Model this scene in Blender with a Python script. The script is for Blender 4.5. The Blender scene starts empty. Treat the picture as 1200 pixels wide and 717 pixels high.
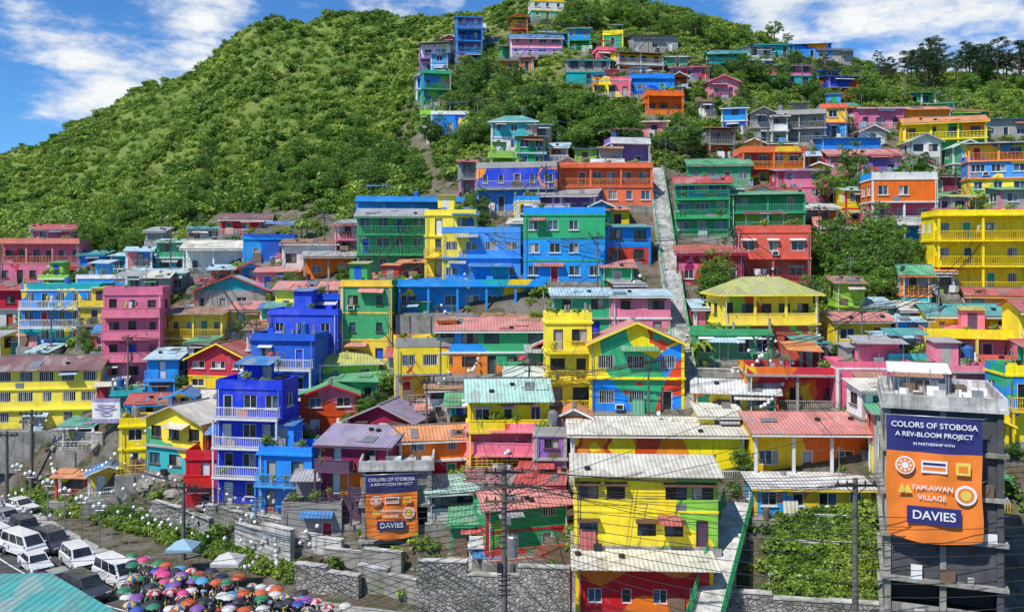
import bpy, math, random
from mathutils import Vector, noise, Matrix
R = random.Random(7)
SC = bpy.context.scene
COL = SC.collection
F = 1039.0; CZ = 26.0; VH = 300.0      # survey constants: bearings/elevations measured from the viewpoint terrace, 26 m above the street

# ------------------------------------------------------------------ terrain
PROF = {
-500:[(560,104),(520,108),(470,118),(420,130),(360,145),(330,160),(310,185),(290,215),(260,270)],
0:[(585,94.8),(505,99),(450,108),(400,118),(340,132),(300,148),(262,175),(215,215),(165,270)],
130:[(610,87),(500,93),(450,100),(390,112),(330,124),(290,142),(240,172),(170,215),(113,255)],
300:[(665,74),(590,79),(520,86),(440,96),(370,106),(300,120),(240,145),(120,195),(10,235)],
450:[(706,66.5),(620,73),(540,80),(450,89),(370,98),(280,114),(200,142),(100,185),(10,225)],
550:[(716,65),(620,71),(530,78),(440,86),(350,95),(260,110),(180,132),(90,165),(5,205)],
640:[(730,62.8),(630,68),(530,75),(430,84),(340,94),(250,108),(165,130),(75,158),(-12,195)],
800:[(740,61.4),(630,66),(530,73),(430,82),(340,94),(250,110),(165,130),(85,155),(2,190)],
1000:[(760,58.7),(640,63),(530,70),(430,80),(340,95),(260,112),(180,130),(110,155),(55,185)],
1200:[(780,56.3),(640,60),(530,66),(440,75),(350,90),(270,106),(190,125),(120,155),(75,185)],
1700:[(800,54),(660,58),(560,63),(470,72),(390,86),(310,104),(230,125),(170,155),(130,190)],
}
UK = sorted(PROF)
SKY = [(-500,262),(0,173),(60,154),(130,130),(190,93),(240,67),(290,31),(330,19),(400,19),(480,23),(520,21),(560,13),(640,-10),(720,-2),(800,10),(870,32),(920,52),(1000,72),(1060,88),(1100,88),(1200,90),(1700,135)]
def interp(tab,u):
    if u<=tab[0][0]: return tab[0][1]
    for (a,va),(b,vb) in zip(tab,tab[1:]):
        if u<=b: return va+(vb-va)*(u-a)/(b-a)
    return tab[-1][1]
_pc={}
def prof(u):
    k=round(u,1)
    if k in _pc: return _pc[k]
    uu=min(max(u,UK[0]),UK[-1])
    i=0
    while i<len(UK)-2 and uu>UK[i+1]: i+=1
    a=(uu-UK[i])/(UK[i+1]-UK[i]); A=PROF[UK[i]]; B=PROF[UK[i+1]]
    p=[(p0[0]*(1-a)+p1[0]*a,p0[1]*(1-a)+p1[1]*a) for p0,p1 in zip(A,B)]
    p[0]=(VH+CZ*F/p[0][1],p[0][1])
    p[-1]=(interp(SKY,uu),p[-1][1])
    _pc[k]=p
    return p
def ydep(u,v):
    p=prof(u)
    if v>=p[0][0]: return CZ*F/(v-VH)
    for (v0,y0),(v1,y1) in zip(p,p[1:]):
        if v>=v1: return y0+(y1-y0)*(v0-v)/(v0-v1)
    return p[-1][1]
def hraw(x,y):
    if y<20: return 0.0
    u=600+F*x/y; p=prof(u)
    if y<=p[0][1]: return 0.0
    for (v0,y0),(v1,y1) in zip(p,p[1:]):
        if y<=y1:
            v=v0+(v1-v0)*(y-y0)/(y1-y0)
            return max(0,CZ+(VH-v)/F*y)
    zl=CZ+(VH-p[-1][0])/F*p[-1][1]
    d=y-p[-1][1]
    return max(-3,zl-d*0.25-d*d*0.004)
HL=[(-500,300),(0,272),(150,302),(180,285),(230,255),(330,243),(400,225),(470,150),(492,40),(500,-50)]
ZON=[(640,140,90,38),(570,105,45,45),(1020,325,80,60),(965,655,60,90),(1150,100,80,25),(900,110,70,28),(700,165,60,28),(800,178,45,20),(760,30,140,26),(860,35,70,20),(560,180,50,25),(430,210,70,45),(990,235,30,30),(1090,240,20,30),(835,368,16,18),(40,600,40,20),(690,25,60,25),(1000,120,50,20)]
def vof(x,y,z): return VH-(z-CZ)/y*F
def greenness(u,v):
    if u<500 and v<interp(HL,u): return 1.0
    g=0
    for (a,b,c,d) in ZON:
        r=((u-a)/c)**2+((v-b)/d)**2
        if r<1.4: g=max(g,min(1,1.6-r))
    if v<160 and u>480: g=max(g,0.55)
    return g
def H(x,y):
    z=hraw(x,y)
    if z<=0.5 or y<55: return z
    u=600+F*x/y
    left=max(0,min(1,(520-u)/80)); up=max(0,min(1,(z-26)/25))
    amp=up*(0.7+1.7*left)
    if amp<=0: return z
    n=noise.noise((x/14,y/14,0.3))*1.3+noise.noise((x/5,y/5,4.0))*0.6+noise.noise((x/40,y/60,9.0))*2.2*left+noise.noise((x/2.2,y/2.2,6.0))*.25*left
    return z+amp*n
def onhill(u,v):
    y=ydep(u,v); x=(u-600)/F*y
    return x,y,H(x,y)
def pt(u,v,y): return Vector(((u-600)/F*y,y,CZ+(VH-v)/F*y))
def onstair(u,v): return 752<u<814 and 200<v<485

# ------------------------------------------------------------------ material helpers
def lk(nt,a,b): nt.links.new(a,b)
def mat(name,rough=0.7):
    m=bpy.data.materials.new(name); m.use_nodes=True
    nt=m.node_tree; b=nt.nodes['Principled BSDF']; b.inputs['Roughness'].default_value=rough
    return m,nt,b
def nd(nt,t,**kw):
    n=nt.nodes.new(t)
    for k,v in kw.items(): setattr(n,k,v)
    return n
def rgba(c): return (c[0],c[1],c[2],1)
def noi(nt,vec,scale,detail=4,rough=0.6):
    n=nd(nt,'ShaderNodeTexNoise'); n.inputs['Scale'].default_value=scale; n.inputs['Detail'].default_value=detail; n.inputs['Roughness'].default_value=rough
    if vec is not None: lk(nt,vec,n.inputs['Vector'])
    return n.outputs['Fac']
def mapr(nt,v,a,b,c,d):
    n=nd(nt,'ShaderNodeMapRange'); n.inputs[1].default_value=a;n.inputs[2].default_value=b;n.inputs[3].default_value=c;n.inputs[4].default_value=d
    lk(nt,v,n.inputs[0]); return n.outputs[0]
def mix(nt,f,a,b,mode='MIX'):
    n=nd(nt,'ShaderNodeMixRGB',blend_type=mode)
    for i,x in ((0,f),(1,a),(2,b)):
        if isinstance(x,(int,float)): n.inputs[i].default_value=x
        elif isinstance(x,tuple): n.inputs[i].default_value=rgba(x)
        else: lk(nt,x,n.inputs[i])
    return n.outputs[0]
def scl(nt,vec,s):
    n=nd(nt,'ShaderNodeMapping'); n.inputs['Scale'].default_value=s; lk(nt,vec,n.inputs['Vector']); return n.outputs[0]
def mth(nt,op,a,b=None):
    n=nd(nt,'ShaderNodeMath',operation=op)
    for i,x in ((0,a),(1,b)):
        if x is None: continue
        if isinstance(x,(int,float)): n.inputs[i].default_value=x
        else: lk(nt,x,n.inputs[i])
    return n.outputs[0]
def bump(nt,b,h,s,d):
    n=nd(nt,'ShaderNodeBump'); n.inputs['Strength'].default_value=s; n.inputs['Distance'].default_value=d
    lk(nt,h,n.inputs['Height']); lk(nt,n.outputs[0],b.inputs['Normal'])
def simple(name,c,rough=0.6,metal=0,var=0.15,sc=3.0):
    m,nt,b=mat(name,rough); b.inputs['Metallic'].default_value=metal
    tc=nd(nt,'ShaderNodeTexCoord').outputs['Object']
    f=mapr(nt,noi(nt,tc,sc),0.3,0.7,1-var,1+var)
    lk(nt,mix(nt,1,c,f,'MULTIPLY'),b.inputs['Base Color']); return m
_paint={}
def paint(c,c2=None,ang=0.0,off=0.0,flow=None):
    k=(c,c2,ang,off,flow)
    if k in _paint: return _paint[k]
    m,nt,b=mat('weathered_paint',0.72)
    tc=nd(nt,'ShaderNodeTexCoord').outputs['Object']
    so_=nd(nt,'ShaderNodeSeparateXYZ'); lk(nt,tc,so_.inputs[0])
    oi=nd(nt,'ShaderNodeObjectInfo')
    wpos=nd(nt,'ShaderNodeNewGeometry').outputs['Position']
    n=nd(nt,'ShaderNodeRGB'); n.outputs[0].default_value=rgba(c); base=n.outputs[0]
    if c2 is not None:
        wob=mapr(nt,noi(nt,tc,0.25,1),0.3,0.7,-0.8,0.8)
        v=mth(nt,'ADD',mth(nt,'MULTIPLY',so_.outputs[0],math.cos(ang)),mth(nt,'MULTIPLY',so_.outputs[2],math.sin(ang)))
        v=mth(nt,'ADD',v,wob)
        base=mix(nt,mth(nt,'GREATER_THAN',v,off),base,c2)
    if flow is not None:   # mural bands and blossoms that run on from one facade to the next
        s=nd(nt,'ShaderNodeSeparateXYZ'); lk(nt,wpos,s.inputs[0])
        wv=mapr(nt,noi(nt,wpos,0.10,1),0.3,0.7,-2.2,2.2)
        for (a,kf,th,cc) in ((0.9,0.42,0.45,flow[0]),(-0.7,0.36,0.78,flow[1])):
            v=mth(nt,'ADD',mth(nt,'MULTIPLY',s.outputs[0],math.cos(a)*kf),mth(nt,'MULTIPLY',s.outputs[2],math.sin(a)*kf))
            v=mth(nt,'SINE',mth(nt,'ADD',v,wv))
            base=mix(nt,mth(nt,'GREATER_THAN',v,th),base,cc)
        vo=nd(nt,'ShaderNodeTexVoronoi'); vo.inputs['Scale'].default_value=.17; lk(nt,scl(nt,wpos,(1,.15,1)),vo.inputs['Vector'])
        dd=mth(nt,'ADD',vo.outputs['Distance'],mapr(nt,noi(nt,wpos,.9,1),.3,.7,-.08,.08))
        base=mix(nt,mth(nt,'LESS_THAN',dd,.27),base,flow[1]); base=mix(nt,mth(nt,'LESS_THAN',dd,.19),base,flow[0]); base=mix(nt,mth(nt,'LESS_THAN',dd,.10),base,c)
    hs=nd(nt,'ShaderNodeHueSaturation'); lk(nt,base,hs.inputs['Color'])
    lk(nt,mapr(nt,oi.outputs['Random'],0,1,0.485,0.515),hs.inputs['Hue']); lk(nt,mapr(nt,oi.outputs['Random'],0,1,0.92,1.15),hs.inputs['Value'])
    r2=mth(nt,'FRACT',mth(nt,'MULTIPLY',oi.outputs['Random'],17.3)); lk(nt,mapr(nt,r2,0,1,.94,1.08),hs.inputs['Saturation'])
    col=hs.outputs[0]
    col=mix(nt,1,col,mapr(nt,noi(nt,wpos,0.7,7,0.68),0.3,0.7,0.78,1.16),'MULTIPLY')
    col=mix(nt,mapr(nt,noi(nt,wpos,.33,5,.7),.54,.70,0,.12),col,(.6,.58,.5))
    st=noi(nt,scl(nt,wpos,(3.4,3.4,0.2)),1.3,7,0.78)
    amt=mapr(nt,r2,0,1,.12,.55)
    col=mix(nt,mth(nt,'MULTIPLY',mapr(nt,st,0.51,0.70,0,1),amt),col,(0.085,0.075,0.06))
    lowz=mth(nt,'MULTIPLY',mapr(nt,so_.outputs[2],0,.8,.6,0),mapr(nt,noi(nt,wpos,1.5,5,.7),.38,.62,.1,1))
    col=mix(nt,lowz,col,(0.12,0.10,0.08))
    pl=noi(nt,wpos,1.9,6,0.72)
    col=mix(nt,mapr(nt,pl,0.63,0.68,0,0.4),col,(0.42,0.39,0.35))
    lk(nt,col,b.inputs['Base Color'])
    bump(nt,b,noi(nt,wpos,5,5),0.4,0.04)
    _paint[k]=m; return m
_roof={}
def roofmat(c,ax):
    k=(c,ax)
    if k in _roof: return _roof[k]
    m,nt,b=mat('corrugated_roof_sheet',0.5)
    tc=nd(nt,'ShaderNodeTexCoord').outputs['Object']; oi=nd(nt,'ShaderNodeObjectInfo').outputs['Random']
    wpos=nd(nt,'ShaderNodeNewGeometry').outputs['Position']
    w=nd(nt,'ShaderNodeTexWave',bands_direction=ax); w.inputs['Scale'].default_value=1.0; w.inputs['Distortion'].default_value=0.0
    lk(nt,tc,w.inputs['Vector'])
    base=mix(nt,mapr(nt,oi,0,1,0.0,.2),c,(.36,.35,.33))
    br=nd(nt,'ShaderNodeTexVoronoi'); br.inputs['Scale'].default_value=0.6; lk(nt,scl(nt,tc,(1.7,1,0.2) if ax=='X' else (1,1.7,0.2)),br.inputs['Vector'])
    hv=nd(nt,'ShaderNodeSeparateColor'); lk(nt,br.outputs['Color'],hv.inputs[0])
    base=mix(nt,mth(nt,'MULTIPLY',mth(nt,'GREATER_THAN',hv.outputs[1],.85),.45),base,(.40,.37,.33))
    col=mix(nt,1,base,mapr(nt,w.outputs['Fac'],0,1,0.80,1.08),'MULTIPLY')
    col=mix(nt,1,col,mapr(nt,hv.outputs[0],0,1,0.84,1.14),'MULTIPLY')
    r=noi(nt,wpos,0.9,8,0.75)
    col=mix(nt,mapr(nt,r,0.51,0.70,0,0.65),col,(0.20,0.10,0.055))
    d=noi(nt,wpos,0.35,6,.72)
    col=mix(nt,mapr(nt,d,0.48,0.74,0,0.3),col,(0.44,0.42,0.39))
    lk(nt,col,b.inputs['Base Color'])
    bump(nt,b,w.outputs['Fac'],0.7,0.05)
    _roof[k]=m; return m
def concrete(name,c,sc=0.8):
    m,nt,b=mat(name,0.85)
    p=nd(nt,'ShaderNodeNewGeometry').outputs['Position']
    col=mix(nt,1,c,mapr(nt,noi(nt,p,sc,7,0.7),0.3,0.7,0.6,1.3),'MULTIPLY')
    st=noi(nt,scl(nt,p,(2.5,2.5,0.25)),1.0,5,0.7)
    col=mix(nt,mapr(nt,st,0.5,0.7,0,0.6),col,(0.05,0.05,0.04))
    mo=noi(nt,p,0.5,5)
    col=mix(nt,mapr(nt,mo,0.50,0.64,0,0.55),col,(0.08,0.12,0.03))
    lk(nt,col,b.inputs['Base Color']); bump(nt,b,noi(nt,p,4,5),0.5,0.06)
    return m
CONC=concrete('stained_concrete',(0.34,0.32,0.29))
CONCL=concrete('pale_concrete',(0.55,0.53,0.50))
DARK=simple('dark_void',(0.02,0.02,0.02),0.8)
def glassm(name,c,rough):
    m,nt,b=mat(name,rough)
    p=nd(nt,'ShaderNodeNewGeometry').outputs['Position']
    f=noi(nt,p,0.8,2)
    lk(nt,mix(nt,mapr(nt,f,0.4,0.6,0,1),c,tuple(min(1,k*2.2) for k in c)),b.inputs['Base Color'])
    b.inputs['Specular IOR Level'].default_value=0.6
    return m
GL0=glassm('window_glass_dark',(0.015,0.018,0.022),0.12)
GL1=glassm('window_glass_blue',(0.03,0.06,0.09),0.1)
GL2=glassm('curtained_window',(0.22,0.20,0.17),0.3)
FRW=simple('white_window_frame',(0.68,0.68,0.66)); FRD=simple('brown_window_frame',(0.10,0.05,0.03))
WOOD=simple('weathered_wood',(0.16,0.10,0.06)); METAL=simple('galvanised_metal',(0.35,0.36,0.37),0.4,0.6)
BLACK=simple('black_rubber',(0.02,0.02,0.02),0.6); WHITE=simple('white_paint',(0.78,0.78,0.76),0.5,0,0.06)

# ------------------------------------------------------------------ mesh builder
class MB:
    def __init__(s,mats): s.v=[];s.f=[];s.m=[];s.mats=mats
    def quad(s,a,b,c,d,m=0):
        n=len(s.v); s.v+= [tuple(a),tuple(b),tuple(c),tuple(d)]; s.f.append((n,n+1,n+2,n+3)); s.m.append(m)
    def poly(s,ps,m=0):
        n=len(s.v); s.v+=[tuple(p) for p in ps]; s.f.append(tuple(range(n,n+len(ps)))); s.m.append(m)
    def hexa(s,b,t,m=0):
        n=len(s.v); s.v+=[tuple(p) for p in b]+[tuple(p) for p in t]
        for f in ((3,2,1,0),(4,5,6,7),(0,1,5,4),(1,2,6,5),(2,3,7,6),(3,0,4,7)):
            s.f.append(tuple(n+i for i in f)); s.m.append(m)
    def box(s,x0,x1,y0,y1,z0,z1,m=0):
        s.hexa([(x0,y0,z0),(x1,y0,z0),(x1,y1,z0),(x0,y1,z0)],[(x0,y0,z1),(x1,y0,z1),(x1,y1,z1),(x0,y1,z1)],m)
    def tube(s,p,q,r0,r1=None,n=8,m=0,cap=True):
        r1=r0 if r1 is None else r1
        p=Vector(p);q=Vector(q);d=(q-p)
        if d.length<1e-6: return
        d.normalize(); a=d.orthogonal().normalized(); b=d.cross(a)
        k=len(s.v)
        for c,r in ((p,r0),(q,r1)):
            for i in range(n):
                t=2*math.pi*i/n; s.v.append(tuple(c+a*math.cos(t)*r+b*math.sin(t)*r))
        for i in range(n):
            j=(i+1)%n; s.f.append((k+i,k+j,k+n+j,k+n+i)); s.m.append(m)
        if cap:
            s.f.append(tuple(k+n-1-i for i in range(n))); s.m.append(m)
            s.f.append(tuple(k+n+i for i in range(n))); s.m.append(m)
    def slab(s,a,b,c,d,th,m=0):
        lo=lambda p:(p[0],p[1],p[2]-th)
        s.hexa([lo(a),lo(b),lo(c),lo(d)],[a,b,c,d],m)
    def mesh(s,name,smooth=False):
        me=bpy.data.meshes.new(name); me.from_pydata(s.v,[],s.f)
        for m in s.mats: me.materials.append(m)
        me.polygons.foreach_set('material_index',s.m)
        if smooth: me.polygons.foreach_set('use_smooth',[True]*len(s.f))
        me.update(); return me
    def obj(s,name,parent=None,loc=None,smooth=False):
        o=bpy.data.objects.new(name,s.mesh(name,smooth)); COL.objects.link(o)
        if parent: o.parent=parent
        if loc is not None: o.location=loc
        return o
def empty(name,loc,yaw=0):
    e=bpy.data.objects.new(name,None); COL.objects.link(e); e.location=loc; e.rotation_euler=(0,0,yaw); e.empty_display_size=0.5
    return e
def link(name,me,loc,yaw=0,s=1,parent=None):
    o=bpy.data.objects.new(name,me); COL.objects.link(o); o.location=loc; o.rotation_euler=(0,0,yaw)
    o.scale=(s,s,s) if not isinstance(s,tuple) else s
    if parent: o.parent=parent
    return o

# ------------------------------------------------------------------ houses
PC={'Y':(0.92,0.66,0.015),'B':(0.006,0.085,0.58),'L':(0.015,0.30,0.80),'R':(0.62,0.035,0.03),'P':(0.80,0.18,0.28),'G':(0.03,0.38,0.15),'T':(0.02,0.42,0.44),
'O':(0.88,0.22,0.02),'W':(0.74,0.74,0.70),'C':(0.36,0.34,0.31),'M':(0.28,0.02,0.07),'V':(0.24,0.11,0.42),'S':(0.76,0.28,0.18),'E':(0.28,0.56,0.05),'D':(0.10,0.05,0.10)}
CN={'Y':'yellow','B':'blue','L':'light_blue','R':'red','P':'pink','G':'green','T':'teal','O':'orange','W':'white','C':'concrete','M':'maroon','V':'purple','S':'salmon','E':'lime','D':'dark'}
PAIR={'Y':('OG','GL','RE','LO'),'B':('LL',),'L':('YB','TY','BO','PY'),'R':('OY','PR','YL'),'P':('VR','YO','PR'),'G':('YL','EY','LE','TY'),'T':('LY','GL'),'O':('YR','RY','YL'),'S':('PR','YO'),'M':('RP','PR'),'V':('PL','PY'),'E':('GY','YG')}
RC={'r':(0.50,0.07,0.06),'k':(0.72,0.24,0.20),'t':(0.06,0.36,0.33),'m':(0.42,0.70,0.58),'c':(0.74,0.71,0.58),'l':(0.46,0.66,0.74),'g':(0.40,0.40,0.40),'n':(0.20,0.07,0.07),'u':(0.38,0.18,0.09),'e':(0.08,0.40,0.18),'w':(0.72,0.72,0.68),'b':(0.04,0.22,0.52),'p':(0.32,0.27,0.40),'o':(0.74,0.27,0.08),'y':(0.48,0.50,0.10)}
FOOT=[]; FLAT=[]; BALC=[]
def facade(W,mi,G,O,U,L,z0,z1,ops,gm):
    N=(U[1],-U[0])
    def P(s,z,d=0): return (O[0]+U[0]*s+N[0]*d,O[1]+U[1]*s+N[1]*d,z)
    cur=0
    for (a,b,za,zb,kind) in ops:
        W.quad(P(cur,z0),P(a,z0),P(a,z1),P(cur,z1),mi)
        if za>z0: W.quad(P(a,z0),P(b,z0),P(b,za),P(a,za),mi)
        W.quad(P(a,zb),P(b,zb),P(b,z1),P(a,z1),mi)
        r=-0.16
        W.quad(P(a,za,r),P(a,zb,r),P(a,zb),P(a,za),mi); W.quad(P(b,za),P(b,zb),P(b,zb,r),P(b,za,r),mi)
        W.quad(P(a,za),P(b,za),P(b,za,r),P(a,za,r),mi); W.quad(P(a,zb,r),P(b,zb,r),P(b,zb),P(a,zb),mi)
        def bar(s0,s1,zz0,zz1,d0,d1,m):
            G.hexa([P(s0,zz0,d1),P(s1,zz0,d1),P(s1,zz0,d0),P(s0,zz0,d0)],[P(s0,zz1,d1),P(s1,zz1,d1),P(s1,zz1,d0),P(s0,zz1,d0)],m)
        if kind=='d':
            G.quad(P(a,za,-0.14),P(b,za,-0.14),P(b,zb,-0.14),P(a,zb,-0.14),4 if R.random()<.6 else 0)
            bar(a,a+.07,za,zb,-.13,-.02,3); bar(b-.07,b,za,zb,-.13,-.02,3); bar(a+.07,b-.07,zb-.07,zb,-.13,-.02,3)
        else:
            k=max(1,round((b-a)/0.62)); st=(b-a)/k
            for i in range(k):
                g=R.choice((0,0,0,0,1,1,2)) if gm<0 else gm
                G.quad(P(a+i*st,za,-.14),P(a+(i+1)*st,za,-.14),P(a+(i+1)*st,zb,-.14),P(a+i*st,zb,-.14),g)
                if i: bar(a+i*st-.025,a+i*st+.025,za+.05,zb-.05,-.13,-.05,3)
            bar(a,b,za,za+.05,-.13,-.04,3); bar(a,b,zb-.05,zb,-.13,-.04,3)
            bar(a,a+.05,za+.05,zb-.05,-.13,-.04,3); bar(b-.05,b,za+.05,zb-.05,-.13,-.04,3)
            if kind=='w': bar(a-.08,b+.08,za-.09,za-.005,.003,.12,3)
            if kind=='g':
                for i in range(int((b-a)/.2)): bar(a+.1+i*.2,a+.13+i*.2,za,zb,.003,.05,3)
            if kind=='h':
                G.hexa([P(a-.15,zb+.05,.5),P(b+.15,zb+.05,.5),P(b+.15,zb+.2,.003),P(a-.15,zb+.2,.003)],[P(a-.15,zb+.09,.5),P(b+.15,zb+.09,.5),P(b+.15,zb+.25,.003),P(a-.15,zb+.25,.003)],3)
        cur=b
    W.quad(P(cur,z0),P(L,z0),P(L,z1),P(cur,z1),mi)
def rail(B,x0,x1,y,z,m,style):
    if x1-x0<.3: return
    if style==0:
        B.box(x0,x1,y-.05,y+.05,z,z+.85,m); B.box(x0-.03,x1+.03,y-.09,y+.09,z+.853,z+.93,m)
    else:
        B.box(x0,x1,y-.03,y+.03,z+.9,z+.97,m); B.box(x0,x1,y-.025,y+.025,z+.12,z+.17,m)
        n=max(2,int((x1-x0)/(.17 if style==1 else .42)))
        for i in range(n+1):
            xx=x0+(x1-x0)*i/n
            B.box(xx-.018,xx+.018,y-.018,y+.018,z,z+.9,m)
        if style==2:
            for k in (.35,.6): B.box(x0,x1,y-.02,y+.02,z+k,z+k+.04,m)
def railside(B,x,y0,y1,z,m,style):
    if y1-y0<.2: return
    if style==0: B.box(x-.05,x+.05,y0,y1,z,z+.85,m)
    else:
        B.box(x-.03,x+.03,y0,y1,z+.9,z+.97,m); B.box(x-.025,x+.025,y0,y1,z+.12,z+.17,m)
        n=max(1,int((y1-y0)/.25))
        for i in range(n): 
            yy=y0+(y1-y0)*(i+.5)/n; B.box(x-.018,x+.018,yy-.018,yy+.018,z,z+.9,m)
def house(u0,u1,vt,vb,cols,roof='fl',rc='g',bal=0,yaw=None,D=None,mur=None,trim=None,ground=None,name=None,flow=None,pitch=None,clut=True,railw=False):
    uc=(u0+u1)/2; y=ydep(uc,vb) if ground is None else ground
    x=(uc-600)/F*y; zb=CZ+(VH-vb)/F*y
    w=(u1-u0)/F*y; h=(vb-vt)/F*y
    base=-14*(uc-600)/600
    yw=math.radians(base*.6+R.uniform(-11,11) if yaw is None else yaw)
    w=w/ (math.cos(yw)+0.35*abs(math.sin(yw)))
    if D is None: D=min(max(w*0.6,3.6),5.6)
    n=max(1,round(h/2.5)); hs=h/n
    name=name or CN[cols[0]]+'_house'
    E=empty(name,(x,y,zb),yw)
    FOOT.append((x-math.sin(yw)*D/2,y+math.cos(yw)*D/2,max(w,D)*0.55))
    tr=trim or R.choice([cols[0],cols[0],'W','W','C',R.choice('YLOGR')])
    wm=[]
    fl=None
    if flow: fl=(PC[flow[0]],PC[flow[1]])
    elif flow is None and not mur and R.random()<.5 and (n>1 or w>6):
        q=R.choice(PAIR.get(cols[0],('YO',))); fl=(PC[q[0]],PC[q[1]])
    for i,c in enumerate(cols):
        if mur: wm.append(paint(PC[c],PC[mur[0]],math.radians(mur[1]),mur[2],fl))
        else: wm.append(paint(PC[c],flow=fl) if c not in 'CWD' else paint(PC[c]))
    W=MB(wm+[paint(PC[tr]),CONC]); TI=len(cols); CI=TI+1
    door=paint(PC[R.choice('WCBRGCD')])
    G=MB([GL0,GL1,GL2,FRW if R.random()<.65 else FRD,door])
    B=MB([FRW if railw else paint(PC[tr]),CONC,FRW])
    X=MB([roofmat(RC[R.choice('ugwrkglcbe')],'X'),METAL,BLACK,FRW,WOOD])
    hw=w/2
    fd=R.uniform(0.2,1.2) if ground is None else 0.05
    Fo=MB([CONC]); Fo.box(-hw-.25,hw+.25,-fd,D+.1,-4.5,-0.03,0)
    nb=int(w/2.2)
    for i in range(nb): 
        xx=-hw+(i+.5)*w/nb; Fo.box(xx-.15,xx+.15,-fd-.12,-fd-.002,-4.5,-0.1,0)
    Fo.obj('foundation',E)
    if fd>.7 and R.random()<.6: rail(B,-hw-.15,hw+.15,-fd+.1,-0.03,0,R.choice((1,2)))
    ww=R.uniform(.9,1.5); wh=R.uniform(.9,1.25); kind=R.choice('wwghn'); cell=R.uniform(1.7,2.5)
    rs=1 if railw else R.choice((0,1,1,2,2))
    for i in range(n):
        z0=i*hs; z1=(i+1)*hs; mi=min(i,len(cols)-1)
        st=0
        if bal==1 and i>0: st=1
        elif bal==2: st=2
        elif bal==3: st=R.choice((0,1,2)) if i>0 else R.choice((0,2))
        elif bal==4: st=0
        inset=1.3 if st==2 else 0
        def ops(L,front):
            k=max(1,int(L/cell)); c=L/k; o=[]
            dk=R.randrange(k) if (front and (i==0 or st)) else -1
            for j in range(k):
                m=(j+.5)*c+R.uniform(-.12,.12)
                if j==dk: o.append((m-.43,m+.43,z0+.02,z0+min(2.0,hs-.3),'d'))
                elif R.random()<(.92 if front else .6):
                    a=min(ww*R.choice((1,1,.7,1.15)),c-.5)/2
                    if a>.2: o.append((m-a,m+a,z0+.85,min(z0+.85+wh,z1-.3),kind))
            return o
        gm=-1
        facade(W,mi,G,(-hw,inset),(1,0),w,z0,z1,ops(w,True),gm)
        facade(W,mi,G,(hw,inset),(0,1),D-inset,z0,z1,ops(D-inset,False),gm)
        facade(W,mi,G,(-hw,D),(0,-1),D-inset,z0,z1,ops(D-inset,False),gm)
        facade(W,mi,G,(hw,D),(-1,0),w,z0,z1,[],gm)
        p=R.choice((.04,.10,.14,.3))
        if i<n-1 or roof=='fl': W.box(-hw-min(p,.14),hw+min(p,.14),-p,D+.1,z1-.09,z1+.09,TI)
        if i==0: W.box(-hw-.03,hw+.03,inset-.03,D+.03,-.02,.14,CI)
        if st==2:
            W.box(-hw,hw,0,inset,z0-.02 if i==0 else z0+.092,z0+.10,CI)
            k=max(1,int(w/3)); 
            for j in range(k+1):
                xx=-hw+.12+(w-.24)*j/k; W.box(xx-.11,xx+.11,.003,.22,z0+.1,z1-.092,TI)
            if i>0 or R.random()<.3:
                for j in range(k):
                    rail(B,-hw+.24+(w-.24)*j/k,-hw+(w-.24)*(j+1)/k,.11,z0+.1,0,rs)
            railside(B,-hw+.1,.25,inset,z0+.1,0,rs); railside(B,hw-.1,.25,inset,z0+.1,0,rs)
        if st==1:
            bd=1.0
            a0,a1=(-hw,hw) if (R.random()<.5 or w<5 or bal==1) else ((-hw,0) if R.random()<.5 else (0,hw))
            B.box(a0,a1,-bd,-p-.003,z0-.07,z0+.08,1); B.box(a0-.02,a1+.02,-bd-.04,-bd-.003,z0-.1,z0+.11,0)
            rail(B,a0+.05,a1-.05,-bd+.08,z0+.08,0,rs); railside(B,a0+.06,-bd+.14,-.2,z0+.08,0,rs); railside(B,a1-.06,-bd+.14,-.2,z0+.08,0,rs)
            for xx in (a0+.1,a1-.1): B.box(xx-.07,xx+.07,-bd+.02,-bd+.16,z0-hs+(.09 if i>1 else 0),z0-.07,0)
            BALC.append((E,w,-bd+.3,z0+.08))
        elif st==2: BALC.append((E,w,.4,z0+.1))
        elif clut and R.random()<.42:
            L=R.uniform(1.4,min(3.5,w*.7)); cx=R.uniform(-hw+L/2,hw-L/2); zz=z1-.25; dp=R.uniform(.6,1.2)
            X.slab((cx-L/2,-dp,zz-.35),(cx+L/2,-dp,zz-.35+R.uniform(-.08,.08)),(cx+L/2,-.003,zz),(cx-L/2,-.003,zz),.04,0)
            for xx in (cx-L/2+.1,cx+L/2-.1): X.tube((xx,-.05,zz-.75),(xx,-dp+.15,zz-.34),.02,n=5,m=1)
        if clut and st==0 and R.random()<.25:
            cx=R.uniform(-hw+.5,hw-.5); X.box(cx-.38,cx+.38,-.34,-.04,z0+.35,z0+.8,3); X.box(cx-.28,cx+.28,-.35,-.343,z0+.4,z0+.75,2)
        if clut and R.random()<.3:
            a=R.uniform(-hw,hw-1.2); b_=a+R.uniform(.6,1.2)
            if st==1 or st==0: X.box(a,b_,-.03,-.004,z0+.1,z0+R.uniform(.5,.8),R.choice((0,4,1)))
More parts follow.
